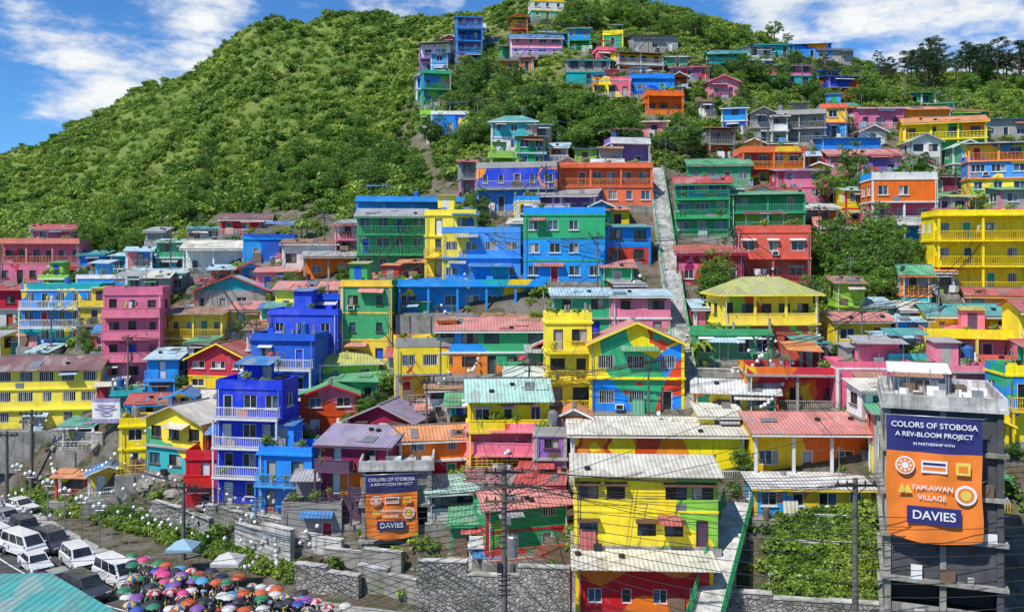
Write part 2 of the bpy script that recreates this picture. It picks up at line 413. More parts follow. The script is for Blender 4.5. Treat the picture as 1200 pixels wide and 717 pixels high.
    if clut:
        for s in (-1,1):
            if R.random()<.5: X.tube((s*(hw-.25),-.2,0),(s*(hw-.25),-.2,h-.1),.045,n=6,m=R.choice((1,3)))
        if R.random()<.35:
            cx=R.uniform(-hw,hw); X.tube((cx,D*.6,h),(cx,D*.6,h+2.6),.025,n=5,m=1)
            for k in range(4): X.tube((cx-.45+.05*k,D*.6,h+1.9+.2*k),(cx+.45-.05*k,D*.6,h+1.9+.2*k),.014,n=4,m=1)
        for _ in range(R.randrange(5)):
            cx=R.uniform(-hw,hw); q=R.random()
            if q<.4: X.tube((cx,-.45,-.03),(cx,-.45,.75),.22,.22,10,R.choice((1,2,4)))
            elif q<.7: X.box(cx-.3,cx+.3,-.6,-.25,-.03,R.uniform(.3,.7),R.choice((2,3,4)))
            else: X.hexa([(cx-.5,-.4,-.03),(cx+.6,-.4,-.03),(cx+.6,-.36,-.03),(cx-.5,-.36,-.03)],[(cx-.5,-.06,1.3),(cx+.6,-.06,1.3),(cx+.6,-.02,1.3),(cx-.5,-.02,1.3)],R.choice((0,4)))
    if bal!=2 and R.random()<.6:
        for xx in (-hw,hw):
            s=1 if xx<0 else -1
            W.box(min(xx-.035*s,xx+.22*s),max(xx-.035*s,xx+.22*s),-.035,-.002,.145,h-.1,TI)
    rof=MB([roofmat(RC[rc],'Y' if roof=='gy' else 'X'),METAL,paint(PC[tr]),BLACK,WOOD])
    fo=0.55+ (0.7 if bal==1 else 0); so=.35
    rj=lambda :R.uniform(-.05,.05)
    if roof=='fl':
        t=.12; ph=R.uniform(.5,.9)
        W.box(-hw-.02,hw+.02,-.02,t,h+.093,h+ph,TI if R.random()<.5 else 0); W.box(-hw-.02,hw+.02,D-t,D+.02,h+.093,h+ph,0)
        W.box(-hw-.02,-hw+t,t+.001,D-t-.001,h+.093,h+ph,0); W.box(hw-t,hw+.02,t+.001,D-t-.001,h+.093,h+ph,0)
        FLAT.append((E,w,D,h+.1))
        q=R.random()
        if q<.5 and w>3.2:
            a=R.uniform(-hw+.4,0); b2=min(hw-.3,a+R.uniform(2.0,4.5)); y0=D*.35; y1=D-.2; zz=h+2.2
            rof.slab((a-.3,y0-.5,zz-.15),(b2+.3,y0-.5,zz-.15+rj()*3),(b2+.3,y1,zz+.3),(a-.3,y1,zz+.3),.05,0)
            for xx in (a,b2):
                rof.tube((xx,y0,h+.1),(xx,y0,zz-.16),.05,n=6,m=1); rof.tube((xx,y1-.2,h+.1),(xx,y1-.2,zz+.2),.05,n=6,m=1)
            if R.random()<.6: W.box(a,b2,D*.6,D*.6+.12,h+.1,zz-.05,0)
        elif q<.75 and w>3.2:
            a=R.uniform(-hw+.3,hw-2.3); W.box(a,a+1.9,D-2.3,D-.25,h+.1,h+2.3,0); rof.slab((a-.2,D-2.6,h+2.32),(a+2.1,D-2.6,h+2.32),(a+2.1,D-.1,h+2.55),(a-.2,D-.1,h+2.55),.05,0)
            G.quad((a+.5,D-2.31,h+.12),(a+1.3,D-2.31,h+.12),(a+1.3,D-2.31,h+2.0),(a+.5,D-2.31,h+2.0),4)
        else:
            for xx in (-hw+.15,0,hw-.15):
                for yy in (.3,D-.3):
                    if R.random()<.6: 
                        W.box(xx-.1,xx+.1,yy-.1,yy+.1,h+.095,h+R.uniform(1,1.7),CI)
        for _ in range(R.randrange(3,8)):
            xx=R.uniform(-hw+.3,hw-.8); yy=R.uniform(.4,D-.8); rof.box(xx,xx+R.uniform(.2,.8),yy,yy+R.uniform(.2,.5),h+.1,h+R.uniform(.3,1.0),R.choice((1,3,4,2)))
    elif roof=='gx':
        r=D*.5*(pitch or R.uniform(.3,.42)); ym=D/2
        e=r/ym
        for sg in (0,1):
            if sg==0: rof.slab((-hw-so,-fo,h-fo*e+.06+rj()),(hw+so,-fo,h-fo*e+.06+rj()),(hw+so,ym,h+r+.06),(-hw-so,ym,h+r+.06),.06)
            else: rof.slab((-hw-so,ym,h+r+.055),(hw+so,ym,h+r+.055),(hw+so,D+.5,h-.5*e+.055),(-hw-so,D+.5,h-.5*e+.055),.06)
        rof.box(-hw-so,hw+so,ym-.15,ym+.15,h+r+.05,h+r+.1,1)
        for xx in (-hw,hw): W.poly([(xx,0,h),(xx,D,h),(xx,ym,h+r)],len(cols)-1)
    elif roof=='gy':
        r=hw*(pitch or R.uniform(.35,.5)); e=r/hw
        rof.slab((-hw-so,-fo,h-so*e+.06),(0,-fo,h+r+.06),(0,D+.4,h+r+.06),(-hw-so,D+.4,h-so*e+.06),.06)
        rof.slab((0,-fo,h+r+.055),(hw+so,-fo,h-so*e+.055),(hw+so,D+.4,h-so*e+.055),(0,D+.4,h+r+.055),.06)
        rof.box(-.15,.15,-fo,D+.4,h+r+.04,h+r+.1,1)
        for s in (-1,1):
            a=(s*(hw+so),-fo-.05,h-so*e-.1); b=(0,-fo-.05,h+r-.1)
            pts=[a,b,(b[0],b[1],b[2]+.18),(a[0],a[1],a[2]+.18)]
            rof.poly(pts if s<0 else pts[::-1],2)
        W.poly([(-hw,0,h),(hw,0,h),(0,0,h+r)],len(cols)-1); W.poly([(hw,D,h),(-hw,D,h),(0,D,h+r)],len(cols)-1)
        e=None
    elif roof=='sh':
        r=D*(pitch or R.uniform(.1,.2)); e=r/D
        rof.slab((-hw-so,-fo,h-fo*e+.06+rj()),(hw+so,-fo,h-fo*e+.06+rj()),(hw+so,D+.3,h+r+.3*e+.06),(-hw-so,D+.3,h+r+.3*e+.06),.06)
        for xx in (-hw,hw): W.poly([(xx,0,h),(xx,D,h),(xx,D,h+r)],len(cols)-1)
        W.quad((hw,D,h),(-hw,D,h),(-hw,D,h+r),(hw,D,h+r),len(cols)-1)
    elif roof=='hp':
        r=min(hw,D/2)*.55; z=h+.02; a=.5
        c=[(-hw-a,-a,z-.1),(hw+a,-a,z-.1),(hw+a,D+a,z-.1),(-hw-a,D+a,z-.1)]
        k=min(hw,D/2)
        p,q=(-(hw-k)-.01,D/2,z+r),((hw-k)+.01,D/2,z+r)
        if hw<D/2: p,q=(0,k,z+r),(0,D-k,z+r)
        if hw>=D/2: rof.quad(c[0],c[1],q,p); rof.poly([c[1],c[2],q]); rof.quad(c[2],c[3],p,q); rof.poly([c[3],c[0],p])
        else: rof.poly([c[0],c[1],p]); rof.quad(c[1],c[2],q,p); rof.poly([c[2],c[3],q]); rof.quad(c[3],c[0],p,q)
        rof.box(-hw-a,hw+a,-a,D+a,z-.24,z-.103,2)
    if roof in ('gx','sh'):
        if R.random()<.5: rof.box(-hw-so+.03,hw+so-.03,-fo+.02,-fo+.06,h-fo*e-.2,h-fo*e-.07,2)
        ymx=D/2 if roof=='gx' else D
        for _ in range(R.randrange(0,4)):
            a=R.uniform(-hw,hw-.8); y0=R.uniform(-.3,max(0,ymx-1.6)); L=R.uniform(.8,1.5); ww_=R.uniform(.5,1.4)
            zz=lambda yy:h+.1+yy*e
            rof.slab((a,y0,zz(y0)+.05),(a+ww_,y0,zz(y0)+.05),(a+ww_+.1,y0+L,zz(y0+L)+.05),(a+.1,y0+L,zz(y0+L)+.05),.03,R.choice((1,0,0)))
        for _ in range(R.randrange(0,3)):
            a=R.uniform(-hw,hw); y0=R.uniform(0,ymx-.5); rof.tube((a,y0,h+.1+y0*e),(a,y0,h+.28+y0*e),.22,.22,10,3)
    W.obj('walls',E); G.obj('windows_and_doors',E)
    if B.v: B.obj('balcony',E)
    if X.v: X.obj('fittings',E)
    rof.obj('roof',E)
    return E,w,h,D
T=[
(0,92,285,332,'SPS','fl','r',3,{'yaw':8}),(38,86,268,300,'P','gx','r',0,{}),(-30,26,340,385,'WR','sh','r',0,{}),(26,116,340,405,'TLL','fl','b',1,{'yaw':6}),
(88,150,326,352,'LW','fl','l',0,{}),(-5,116,432,503,'YY','gx','n',4,{'yaw':7,'flow':False,'trim':'Y'}),(122,190,345,448,'PPP','fl','g',1,{'yaw':8,'flow':False,'trim':'P'}),(190,262,368,425,'YY','sh','u',2,{'trim':'Y'}),
(92,130,360,402,'Y','fl','y',1,{}),(184,240,284,320,'TG','sh','m',0,{}),(214,286,290,322,'WW','gx','c',2,{}),(258,318,256,276,'R','gx','n',0,{}),(285,346,280,308,'LL','fl','b',0,{}),
(220,262,268,284,'WT','sh','t',0,{}),(228,315,340,368,'CT','gy','l',0,{}),(216,296,420,462,'YR','gy','r',0,{'yaw':-10,'flow':False}),(158,250,492,556,'TG','gy','c',0,{'yaw':-24,'mur':('Y',60,2.2)}),
(250,334,455,592,'BBBB','fl','b',1,{'yaw':-9,'trim':'B','flow':False,'railw':True}),(290,372,398,500,'BBBB','fl','b',1,{'yaw':-9,'trim':'B','flow':False,'railw':True}),(312,398,368,460,'BBB','fl','b',3,{'yaw':-6,'trim':'B','flow':False,'railw':True}),(346,400,350,420,'BB','fl','b',0,{'yaw':-6,'trim':'B','flow':False}),
(300,368,532,602,'LLR','fl','b',3,{'yaw':-9}),(352,420,462,512,'RR','gy','e',0,{}),(372,446,425,455,'EY','hp','y',0,{}),(368,446,445,475,'GG','sh','e',0,{}),
(368,462,520,612,'DMM','sh','p',3,{'yaw':-12}),(402,490,492,545,'DM','gy','p',0,{'yaw':-14}),(322,396,338,372,'YY','gx','k',0,{}),(398,460,335,430,'YYY','fl','y',0,{'mur':('G',110,2.5)}),
(432,506,352,392,'GG','sh','g',0,{}),(270,322,362,385,'YY','sh','k',0,{}),(418,500,252,322,'GGG','sh','g',1,{'trim':'G'}),(498,558,252,326,'YYY','fl','y',3,{'mur':('L',-45,3.5),'trim':'Y'}),
(518,610,272,332,'LL','fl','b',0,{'yaw':0,'mur':('Y',150,3.4),'trim':'L'}),(415,550,236,262,'LM','fl','b',2,{'trim':'L'}),(555,655,196,248,'LBV','fl','b',1,{}),(655,765,196,242,'OO','fl','u',3,{'trim':'O'}),
(612,710,252,332,'LLG','fl','g',0,{'trim':'G'}),(614,700,228,258,'VC','sh','g',2,{}),(708,764,266,312,'RLW','sh','t',0,{}),(466,640,335,368,'LT','fl','b',2,{'trim':'L'}),
(648,716,346,400,'GG','sh','l',0,{'yaw':0,'flow':False}),(717,786,346,400,'PP','sh','l',0,{'yaw':0,'flow':False}),(512,640,386,440,'OL','sh','k',3,{'yaw':2,'D':4.5,'mur':('G',35,1.0)}),
(640,694,378,480,'YYY','fl','e',3,{'trim':'Y'}),(690,802,402,484,'LYY','gy','k',4,{'yaw':-3,'mur':('L',-38,-1.2),'trim':'Y','flow':'GR','D':4.5}),(548,645,462,545,'PYY','gx','m',1,{'yaw':4,'D':5,'flow':False,'trim':'Y'}),
(462,550,405,472,'ORO','fl','u',3,{}),(466,552,512,566,'RO','gx','o',0,{}),(545,628,505,562,'PM','fl','r',2,{}),(668,872,508,562,'YY','sh','c',4,{'yaw':-2,'D':4.2,'pitch':.12,'flow':'OR'}),
(672,842,556,642,'YYY','sh','c',4,{'yaw':-3,'D':3.6,'pitch':.14,'flow':'OE','trim':'Y','ground':62.6}),(674,836,660,722,'OYY','sh','c',1,{'yaw':-3,'D':2.6,'pitch':.05,'flow':'GR','trim':'Y','ground':60.2}),
(626,664,510,565,'VV','fl','p',0,{}),(565,672,590,650,'RG','gx','k',0,{'yaw':16,'flow':'GE'}),(528,580,612,650,'GR','sh','e',0,{}),
(812,912,458,486,'YG','gx','w',0,{'D':4}),(876,994,440,484,'RY','fl','o',2,{'flow':'YO'}),(884,1022,506,562,'YR','sh','k',2,{'mur':('O',20,0.5),'yaw':-2,'D':4.2}),(884,1020,570,606,'YE','sh','w',0,{'yaw':-2,'D':3,'pitch':.08}),
(980,1070,432,480,'PS','fl','g',3,{'yaw':-3}),(1072,1165,436,480,'PP','fl','g',2,{'yaw':-5,'trim':'C'}),(1088,1190,368,400,'YY','gx','t',0,{}),(1085,1205,396,430,'PY','fl','y',2,{'trim':'Y'}),(975,1046,374,408,'YY','gx','k',0,{}),
(845,962,344,416,'YYO','hp','y',3,{'yaw':4,'trim':'Y'}),(815,905,392,424,'GG','fl','g',0,{}),(862,950,272,334,'RRR','fl','n',3,{'flow':False,'trim':'R'}),(792,872,296,336,'MR','sh','r',0,{}),(790,856,212,278,'GGBR','gx','r',1,{'flow':False,'trim':'G'}),
(856,944,228,292,'GEG','sh','e',2,{'trim':'G'}),(870,944,178,218,'OO','fl','u',2,{'trim':'O'}),(910,972,200,238,'PP','sh','p',0,{}),(970,1055,180,208,'PR','gx','k',0,{}),(1022,1098,210,290,'LPO','fl','n',3,{'yaw':-5}),
(1060,1154,142,184,'YY','gx','o',3,{'trim':'Y'}),(1136,1205,168,250,'GYL','sh','g',3,{}),(1100,1205,252,342,'YYY','fl','y',2,{'trim':'Y','flow':False}),(1088,1142,206,230,'M','sh','n',0,{}),(1154,1205,140,164,'C','sh','b',0,{}),
(575,628,142,180,'WT','hp','t',0,{'flow':False}),(505,550,134,158,'L','fl','b',0,{}),(494,530,86,124,'GPO','fl','g',3,{}),(490,528,50,86,'VWC','sh','g',3,{}),(534,566,20,76,'PVBV','sh','b',3,{}),(598,660,44,68,'VP','gx','b',0,{}),
(622,662,2,24,'TW','fl','t',0,{}),(575,606,70,86,'O','sh','u',0,{}),(664,716,70,100,'TC','sh','g',3,{}),(722,780,62,90,'OO','sh','u',2,{'mur':('Y',90,2.5)}),(740,796,42,62,'C','sh','n',0,{}),(738,790,92,112,'LL','fl','l',0,{}),
(694,740,94,116,'PM','fl','k',0,{}),(784,832,78,94,'P','sh','k',0,{}),(830,876,62,88,'TG','gx','t',1,{}),(876,906,56,86,'BW','sh','b',0,{}),(905,952,76,102,'TP','sh','k',0,{}),(928,974,52,70,'L','sh','b',0,{}),
(958,1000,58,76,'CC','sh','g',0,{}),(970,1016,90,116,'MB','sh','b',0,{}),(830,866,96,116,'P','gy','k',0,{}),(845,876,126,158,'BL','sh','b',0,{}),(905,968,134,168,'CC','fl','g',2,{}),(1005,1060,126,152,'PP','sh','k',0,{}),
(962,1032,162,192,'LL','sh','b',0,{}),(758,802,112,136,'O','fl','o',2,{}),(780,832,150,168,'C','sh','g',0,{}),(714,764,168,198,'VC','fl','n',2,{}),(1056,1114,128,152,'O','gx','o',0,{}),(884,926,52,66,'T','sh','b',0,{}),
(806,880,192,218,'G','gx','e',0,{}),(1110,1160,150,172,'G','sh','t',0,{}),(550,600,640,668,'C','fl','g',0,{}),(330,400,595,640,'C','fl','g',0,{}),
(390,440,262,300,'PW','sh','g',2,{}),(330,396,285,316,'WC','sh','u',0,{}),(150,216,320,345,'CW','sh','l',0,{}),(-60,0,395,440,'LY','sh','g',0,{}),
(1195,1260,360,440,'PY','gx','r',1,{}),(1180,1260,440,520,'YG','fl','r',1,{}),(1025,1110,485,560,'YR','sh','e',0,{}),(990,1040,440,470,'C','fl','g',0,{}),
(300,350,318,342,'PC','sh','k',0,{}),(355,415,300,328,'OP','sh','g',2,{}),(560,630,375,396,'T','sh','u',0,{}),(455,500,480,510,'VC','sh','k',0,{}),(590,650,440,468,'GY','fl','g',0,{}),(500,548,455,480,'RC','sh','u',2,{}),
(820,868,486,520,'YC','sh','c',0,{}),(606,660,565,600,'MP','sh','r',0,{}),(500,560,575,610,'CG','sh','m',2,{}),(232,262,330,350,'P','sh','r',0,{}),(130,185,300,322,'T','sh','l',0,{}),
(1135,1200,345,366,'O','gx','r',0,{}),(1050,1090,376,404,'L','sh','l',0,{}),(1160,1210,205,240,'YO','sh','u',2,{}),(955,1000,268,292,'P','sh','g',0,{}),
]
for r in T:
    house(*r[:8],**r[8])
def infill(n,ur,vr,k0=.5):
    k=0
    for _ in range(8000):
        if k>=n: break
        u=R.uniform(*ur); v=R.uniform(*vr)
        if greenness(u,v)>0.62: continue
        if onstair(u,v) or onstair(u+14,v) or onstair(u-14,v): continue
        if 825<u<1030 and v>585: continue
        if u>820 and v<95: continue
        x,y,z=onhill(u,v)
        w=R.uniform(2.4,4.6); 
        if any((x-a)**2+(y+2-b)**2<(w*.5+c)**2*k0 for a,b,c in FOOT): continue
        hh=R.choice((2.3,2.4,2.5,4.6)); pw=w/y*F
        house(u-pw/2,u+pw/2,v-hh/y*F,v,R.choice(['Y','P','L','C','Y','R','G','WC','TC','OC','GL','PC','O','CW','E','LY']),R.choice(['sh','gx','sh','gy','sh','fl']),R.choice('rkglteuwembocl'),R.choice((0,0,2,3)),D=R.uniform(3,4))
        k+=1
infill(100,(495,1190),(45,620)); infill(50,(0,490),(300,600))

# ------------------------------------------------------------------ banner buildings
def textobj(s,size,loc,parent,m,rot=(math.pi/2,0,0)):
    c=bpy.data.curves.new('lettering','FONT'); c.body=s; c.size=size; c.align_x='CENTER'; c.align_y='CENTER'; c.offset=0.004*size/0.3
    c.materials.append(m); o=bpy.data.objects.new('lettering',c); COL.objects.link(o); o.parent=parent; o.location=loc; o.rotation_euler=rot
    return o
ORB=simple('orange_banner_vinyl',(0.85,0.22,0.03),0.45,0,0.12,1.0); NAV=simple('navy_banner_vinyl',(0.03,0.03,0.16),0.45,0,0.08,1.0)
TXT=simple('white_lettering',(0.8,0.8,0.78),0.5,0,0.03); YEL=simple('yellow_print',(0.8,0.6,0.1),0.5)
def banner(p,w,h,yaw=0,full=True):
    E=empty('banner_sign',p,yaw)
    m=MB([ORB,NAV,TXT,YEL,METAL])
    nx,nz=20,24
    def f(i,k): 
        s=i/nx; t=k/nz
        return (-w/2+w*s+0.07*math.sin(t*9)*t, -0.05*math.sin(s*math.pi)*(0.4+t)-0.07*math.sin(s*11+t*4), -h*t-0.2*math.sin(s*math.pi)*t*(1 if t>.5 else 0)+.16*(abs(s-.5)*2)**2*t)
    for i in range(nx):
        for k in range(nz):
            m.quad(f(i,k+1),f(i+1,k+1),f(i+1,k),f(i,k),1 if k/nz<.29 else 0)
    m.tube((-w/2-.1,0.03,0.03),(w/2+.1,0.03,0.03),.04,m=4)
    for xx in (-w/2,w/2):
        for zz in (0,-h*.5,-h+.2): m.tube((xx,0,zz),(xx*1.12,.25,zz+.1),.015,m=4,n=4)
    m.obj('sheet',E,smooth=True)
    k=w/5.3; g=h/6.9/k
    textobj('COLORS OF STOBOSA',.47*k,(0,-.19,-.45*k*g),E,TXT); textobj('A REV-BLOOM PROJECT',.40*k,(0,-.19,-.98*k*g),E,TXT)
    if full: textobj('IN PARTNERSHIP WITH',.22*k,(0,-.19,-1.5*k*g),E,TXT)
    q=MB([TXT,ORB,NAV,YEL])
    def disc(cx,cz,r,mi,d): q.poly([(cx+r*math.cos(a*math.pi/12),d,cz*g+r*math.sin(a*math.pi/12)) for a in range(24)],mi)
    def Q(x0,x1,z0,z1,d,mi): q.quad((x0*k,d,z0*k*g),(x1*k,d,z0*k*g),(x1*k,d,z1*k*g),(x0*k,d,z1*k*g),mi)
    disc(-1.6*k,-2.75*k,.55*k,0,-.18); disc(-1.6*k,-2.75*k,.46*k,1,-.19); disc(-1.6*k,-2.75*k,.2*k,0,-.2)
    for a in range(8):
        ca,sa=math.cos(a*math.pi/4),math.sin(a*math.pi/4); disc((-1.6+.32*ca)*k,(-2.75+.32*sa/g)*k,.07*k,0,-.2)
    Q(-.7,.75,-3.1,-2.4,-.18,0); Q(-.6,.65,-2.95,-2.75,-.19,1); Q(-.6,.65,-2.66,-2.52,-.19,2); Q(1.2,2,-3.1,-2.4,-.18,3); Q(1.35,1.85,-2.95,-2.6,-.19,1)
    for a,c in ((-2.0,-1.55),(-1.7,-1.2)): q.poly([(a*k,-.18,-4.3*k*g),(c*k,-.18,-4.3*k*g),((a+c)/2*k,-.18,-3.75*k*g)],3)
    disc(1.75*k,-4.2*k,.6*k,0,-.18); disc(1.75*k,-4.2*k,.45*k,1,-.19); disc(1.75*k,-4.2*k,.3*k,3,-.2)
    Q(-1.5,1.5,-6.0,-5.0,-.2,2)
    q.obj('printed_logos',E)
    textobj('TAM-AWAN',.42*k,(-.1*k,-.2,-3.95*k*g),E,TXT); textobj('VILLAGE',.42*k,(-.1*k,-.2,-4.5*k*g),E,TXT)
    textobj('DAVIES',.75*k,(0,-.24,-5.5*k*g),E,TXT)
    return E
GREYP=simple('charcoal_render',(0.07,0.07,0.075),0.8,0,.4,1)
def unfinished(cx,w,y0,D,z0,z1,name,nst,yaw,fill=.7,white=False):
    E=empty(name,(cx,y0,z0),yaw); hw=w/2; hs=(z1-z0)/nst
    m=MB([CONC,CONCL,DARK,METAL,WOOD,GREYP,WHITE])
    for i in range(nst+1):
        z=i*hs; m.box(-hw-.25,hw+.25,-.3,D+.2,z-.12,z+.1,1 if i==nst else 0)
    for i in range(nst):
        for xx in (-hw+.15,0,hw-.15):
            for yy in (.1,D*.5,D-.2): m.box(xx-.17,xx+.17,yy-.17,yy+.17,i*hs+.1,(i+1)*hs-.12,5 if (white and xx>0) else 0)
        for (a,b) in ((-hw+.33,-.2),(.2,hw-.33)):
            if R.random()<fill: m.box(a,b,.05,.18,i*hs+.1,i*hs+hs-.125,5 if white else 0)
            else:
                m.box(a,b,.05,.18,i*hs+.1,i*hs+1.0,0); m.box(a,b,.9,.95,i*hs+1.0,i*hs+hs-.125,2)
        m.box(-hw+.1,hw-.1,D*.5+.2,D*.5+.35,i*hs+.1,i*hs+hs-.13,0)
        for s in (-hw,hw-.14):
            m.box(s,s+.14,.3,D*.5-.2,i*hs+.1,i*hs+hs-.13,5 if white else 0); 
            if R.random()<.6: m.box(s,s+.14,D*.5+.2,D-.4,i*hs+.1,i*hs+hs-.13,0)
        for _ in range(3):
            xx=R.uniform(-hw,hw-.8); m.box(xx,xx+R.uniform(.2,.9),-.22,-.05,i*hs+.1,i*hs+R.uniform(.3,1.1),R.choice((1,3,4,6)))
    zt=nst*hs+.1
    for (a,b,c,d) in ((-hw-.2,hw+.2,-.25,-.1),(-hw-.2,-hw-.05,-.1,D),(hw+.05,hw+.2,-.1,D),(-hw-.05,hw+.05,D-.15,D)): m.box(a,b,c,d,zt+.002,zt+.6,1)
    for k in range(46 if white else 14):
        xx=R.uniform(-hw+.3,hw-1);yy=R.uniform(.5,D-.8); 
        if k%4==0: m.tube((xx,yy,zt),(xx,yy,zt+R.uniform(.8,1.8)),.03,m=3)
        else: m.box(xx,xx+R.uniform(.2,1.0),yy,yy+R.uniform(.2,.7),zt+.002,zt+R.uniform(.1,.7),R.choice((1,3,4,6,6)))
    if white:
        m.slab((-hw+.3,D*.62,zt+1.3),(hw*.3,D*.62,zt+1.3),(hw*.3,D-.2,zt+1.6),(-hw+.3,D-.2,zt+1.6),.05,6)
        for xx in (-hw+.4,hw*.25):
            for yy in (D*.64,D-.3): m.tube((xx,yy,zt),(xx,yy,zt+1.3),.05,n=6,m=3)
    m.obj('concrete_frame',E); return E
DV=pt(1105,478,50.5)
unfinished(DV.x,6.1,DV.y,8.0,0,DV.z,'banner_clad_concrete_building',7,math.radians(-21),.75,True)
BV=pt(1094,489,49.9)
banner(BV,4.9,6.9,math.radians(-21))
pb=pt(459,556,71)
unfinished(pb.x+.3,5.6,pb.y+.7,4.5,pb.z-5.5,pb.z+.3,'unfinished_concrete_building',2,math.radians(4),.3)
banner(pb,4.1,5.0,math.radians(8),False)
def plainbanner(u0,u1,v0,v1,y,m2,name='banner_sign'):
    a=pt((u0+u1)/2,v0,y); w=(u1-u0)/F*y; h=(v1-v0)/F*y
    q=MB([WHITE,m2]); 
    f=lambda s,t:(-w/2+w*s,-.07*math.sin(s*9),-h*t-.06*math.sin(s*math.pi))
    for i in range(12):
        for k in range(6): q.quad(f(i/12,(k+1)/6),f((i+1)/12,(k+1)/6),f((i+1)/12,k/6),f(i/12,k/6),1 if k in (0,5) else 0)
    for t0,s0,s1 in ((.28,.2,.8),(.42,.1,.9),(.6,.3,.7)):
        q.quad((-w/2+w*s0,-.1,-h*(t0+.07)),(-w/2+w*s1,-.1,-h*(t0+.07)),(-w/2+w*s1,-.1,-h*t0),(-w/2+w*s0,-.1,-h*t0),1)
    return q.obj(name,None,a)
VIO=simple('violet_print',(0.35,0.28,0.5))
plainbanner(624,668,238,258,103,VIO); plainbanner(1033,1080,216,240,108,VIO); plainbanner(108,141,466,495,92,VIO)

# ------------------------------------------------------------------ terrain mesh
def terrain():
    ts=[-1.0+i*0.0062 for i in range(323)]
    ys=[25+i*3 for i in range(10)]; y=55.0
    while y<150: ys.append(y); y+=.7
    while y<285: ys.append(y); y+=1.2
    while y<640: ys.append(y); y+=9
    V=[];C=[]
    for y in ys:
        for t in ts:
            x=t*y; z=H(x,y); V.append((x,y,z)); u=600+F*t
            v=vof(x,y,z); 
            g=greenness(u,v) if z>0.3 else 0.0
            if y>200: g=1
            C+= [g,1.0 if (u<520 and v<interp(HL,min(u,499))) else 0.0,0,1]
    n=len(ts); Fc=[(j*n+i,j*n+i+1,(j+1)*n+i+1,(j+1)*n+i) for j in range(len(ys)-1) for i in range(n-1)]
    me=bpy.data.meshes.new('hillside_terrain'); me.from_pydata(V,[],Fc)
    ca=me.color_attributes.new('cover','FLOAT_COLOR','POINT'); ca.data.foreach_set('color',C)
    me.polygons.foreach_set('use_smooth',[True]*len(Fc))
    m,nt,b=mat('hillside_ground',0.95)
    p=nd(nt,'ShaderNodeNewGeometry').outputs['Position']
    at=nd(nt,'ShaderNodeAttribute'); at.attribute_name='cover'; s=nd(nt,'ShaderNodeSeparateColor'); lk(nt,at.outputs['Color'],s.inputs[0])
    soil=mix(nt,mapr(nt,noi(nt,p,.35,6,.7),.4,.6,0,1),(0.22,0.15,0.09),(0.34,0.30,0.25))
    soil=mix(nt,mapr(nt,noi(nt,p,.8,5,.7),.50,.58,0,.8),soil,(0.08,0.14,0.025))
    gr=mix(nt,mapr(nt,noi(nt,p,.10,7,.7),.42,.58,0,1),(0.14,0.24,0.03),(0.32,0.40,0.065))
    gr=mix(nt,mapr(nt,noi(nt,p,.9,8,.82),.46,.62,0,.75),gr,(0.06,0.12,0.018))
    gr=mix(nt,mapr(nt,noi(nt,p,.07,5,.7),.56,.66,0,.5),gr,(0.36,0.30,0.12))
    fg=mth(nt,'ADD',s.outputs[0],mapr(nt,noi(nt,p,.6,4,.7),.3,.7,-.35,.35))
    lk(nt,mix(nt,mapr(nt,fg,.35,.6,0,1),soil,gr),b.inputs['Base Color'])
    bump(nt,b,noi(nt,p,1.4,9,.8),1.0,.9)
    me.materials.append(m); o=bpy.data.objects.new('hillside_terrain',me); COL.objects.link(o)
terrain()
gm,nt,b=mat('valley_ground',0.9); p=nd(nt,'ShaderNodeNewGeometry').outputs['Position']
lk(nt,mix(nt,mapr(nt,noi(nt,p,.05,6),.4,.6,0,1),(0.06,0.10,0.03),(0.16,0.14,0.10)),b.inputs['Base Color'])
g=MB([gm]); g.quad((-6000,-6000,-.25),(6000,-6000,-.25),(6000,6000,-.25),(-6000,6000,-.25)); g.obj('ground')

# ------------------------------------------------------------------ street
am,nt,b=mat('asphalt',0.9); p=nd(nt,'ShaderNodeNewGeometry').outputs['Position']
lk(nt,mix(nt,mapr(nt,noi(nt,p,.6,7,.7),.4,.65,0,1),(0.05,0.05,0.052),(0.10,0.095,0.09)),b.inputs['Base Color']); bump(nt,b,noi(nt,p,9,4),.4,.02)
PAVE=concrete('pavement_concrete',(0.38,0.37,0.35),1.5)
RL=[Vector(q) for q in ((-140,150),(-76,106),(-54,85),(-38,70.5),(-22,61.5),(0,55),(40,49.5),(110,44))]
def cat(P,n=10):
    o=[]
    for i in range(len(P)-1):
        p0=P[max(i-1,0)];p1=P[i];p2=P[i+1];p3=P[min(i+2,len(P)-1)]
        for k in range(n):
            t=k/n; o.append(.5*((2*p1)+(p2-p0)*t+(2*p0-5*p1+4*p2-p3)*t*t+(3*p1-p0-3*p2+p3)*t**3))
    o.append(P[-1]); return o
RP=cat(RL)
def ribbon(m,a,b,z0,z1=None,mi=0):
    L=[]
    for i,q in enumerate(RP):
        d=(RP[min(i+1,len(RP)-1)]-RP[max(i-1,0)]).normalized(); nn=Vector((-d.y,d.x)); L.append((q+nn*a,q+nn*b))
    for (a0,b0),(a1,b1) in zip(L,L[1:]):
        if z1 is None: m.quad((a0.x,a0.y,z0),(a1.x,a1.y,z0),(b1.x,b1.y,z0),(b0.x,b0.y,z0),mi)
        else: m.hexa([(a0.x,a0.y,z0),(a1.x,a1.y,z0),(b1.x,b1.y,z0),(b0.x,b0.y,z0)],[(a0.x,a0.y,z1),(a1.x,a1.y,z1),(b1.x,b1.y,z1),(b0.x,b0.y,z1)],mi)
m=MB([am]); ribbon(m,-4.5,5.5,.02); m.obj('road')
m=MB([WHITE]); ribbon(m,.44,.56,.026); ribbon(m,5.0,5.1,.026); m.obj('road_marking')
m=MB([PAVE]); ribbon(m,5.5,7.5,-.1,.15); ribbon(m,-6.5,-4.5,-.1,.15); m.obj('pavement')

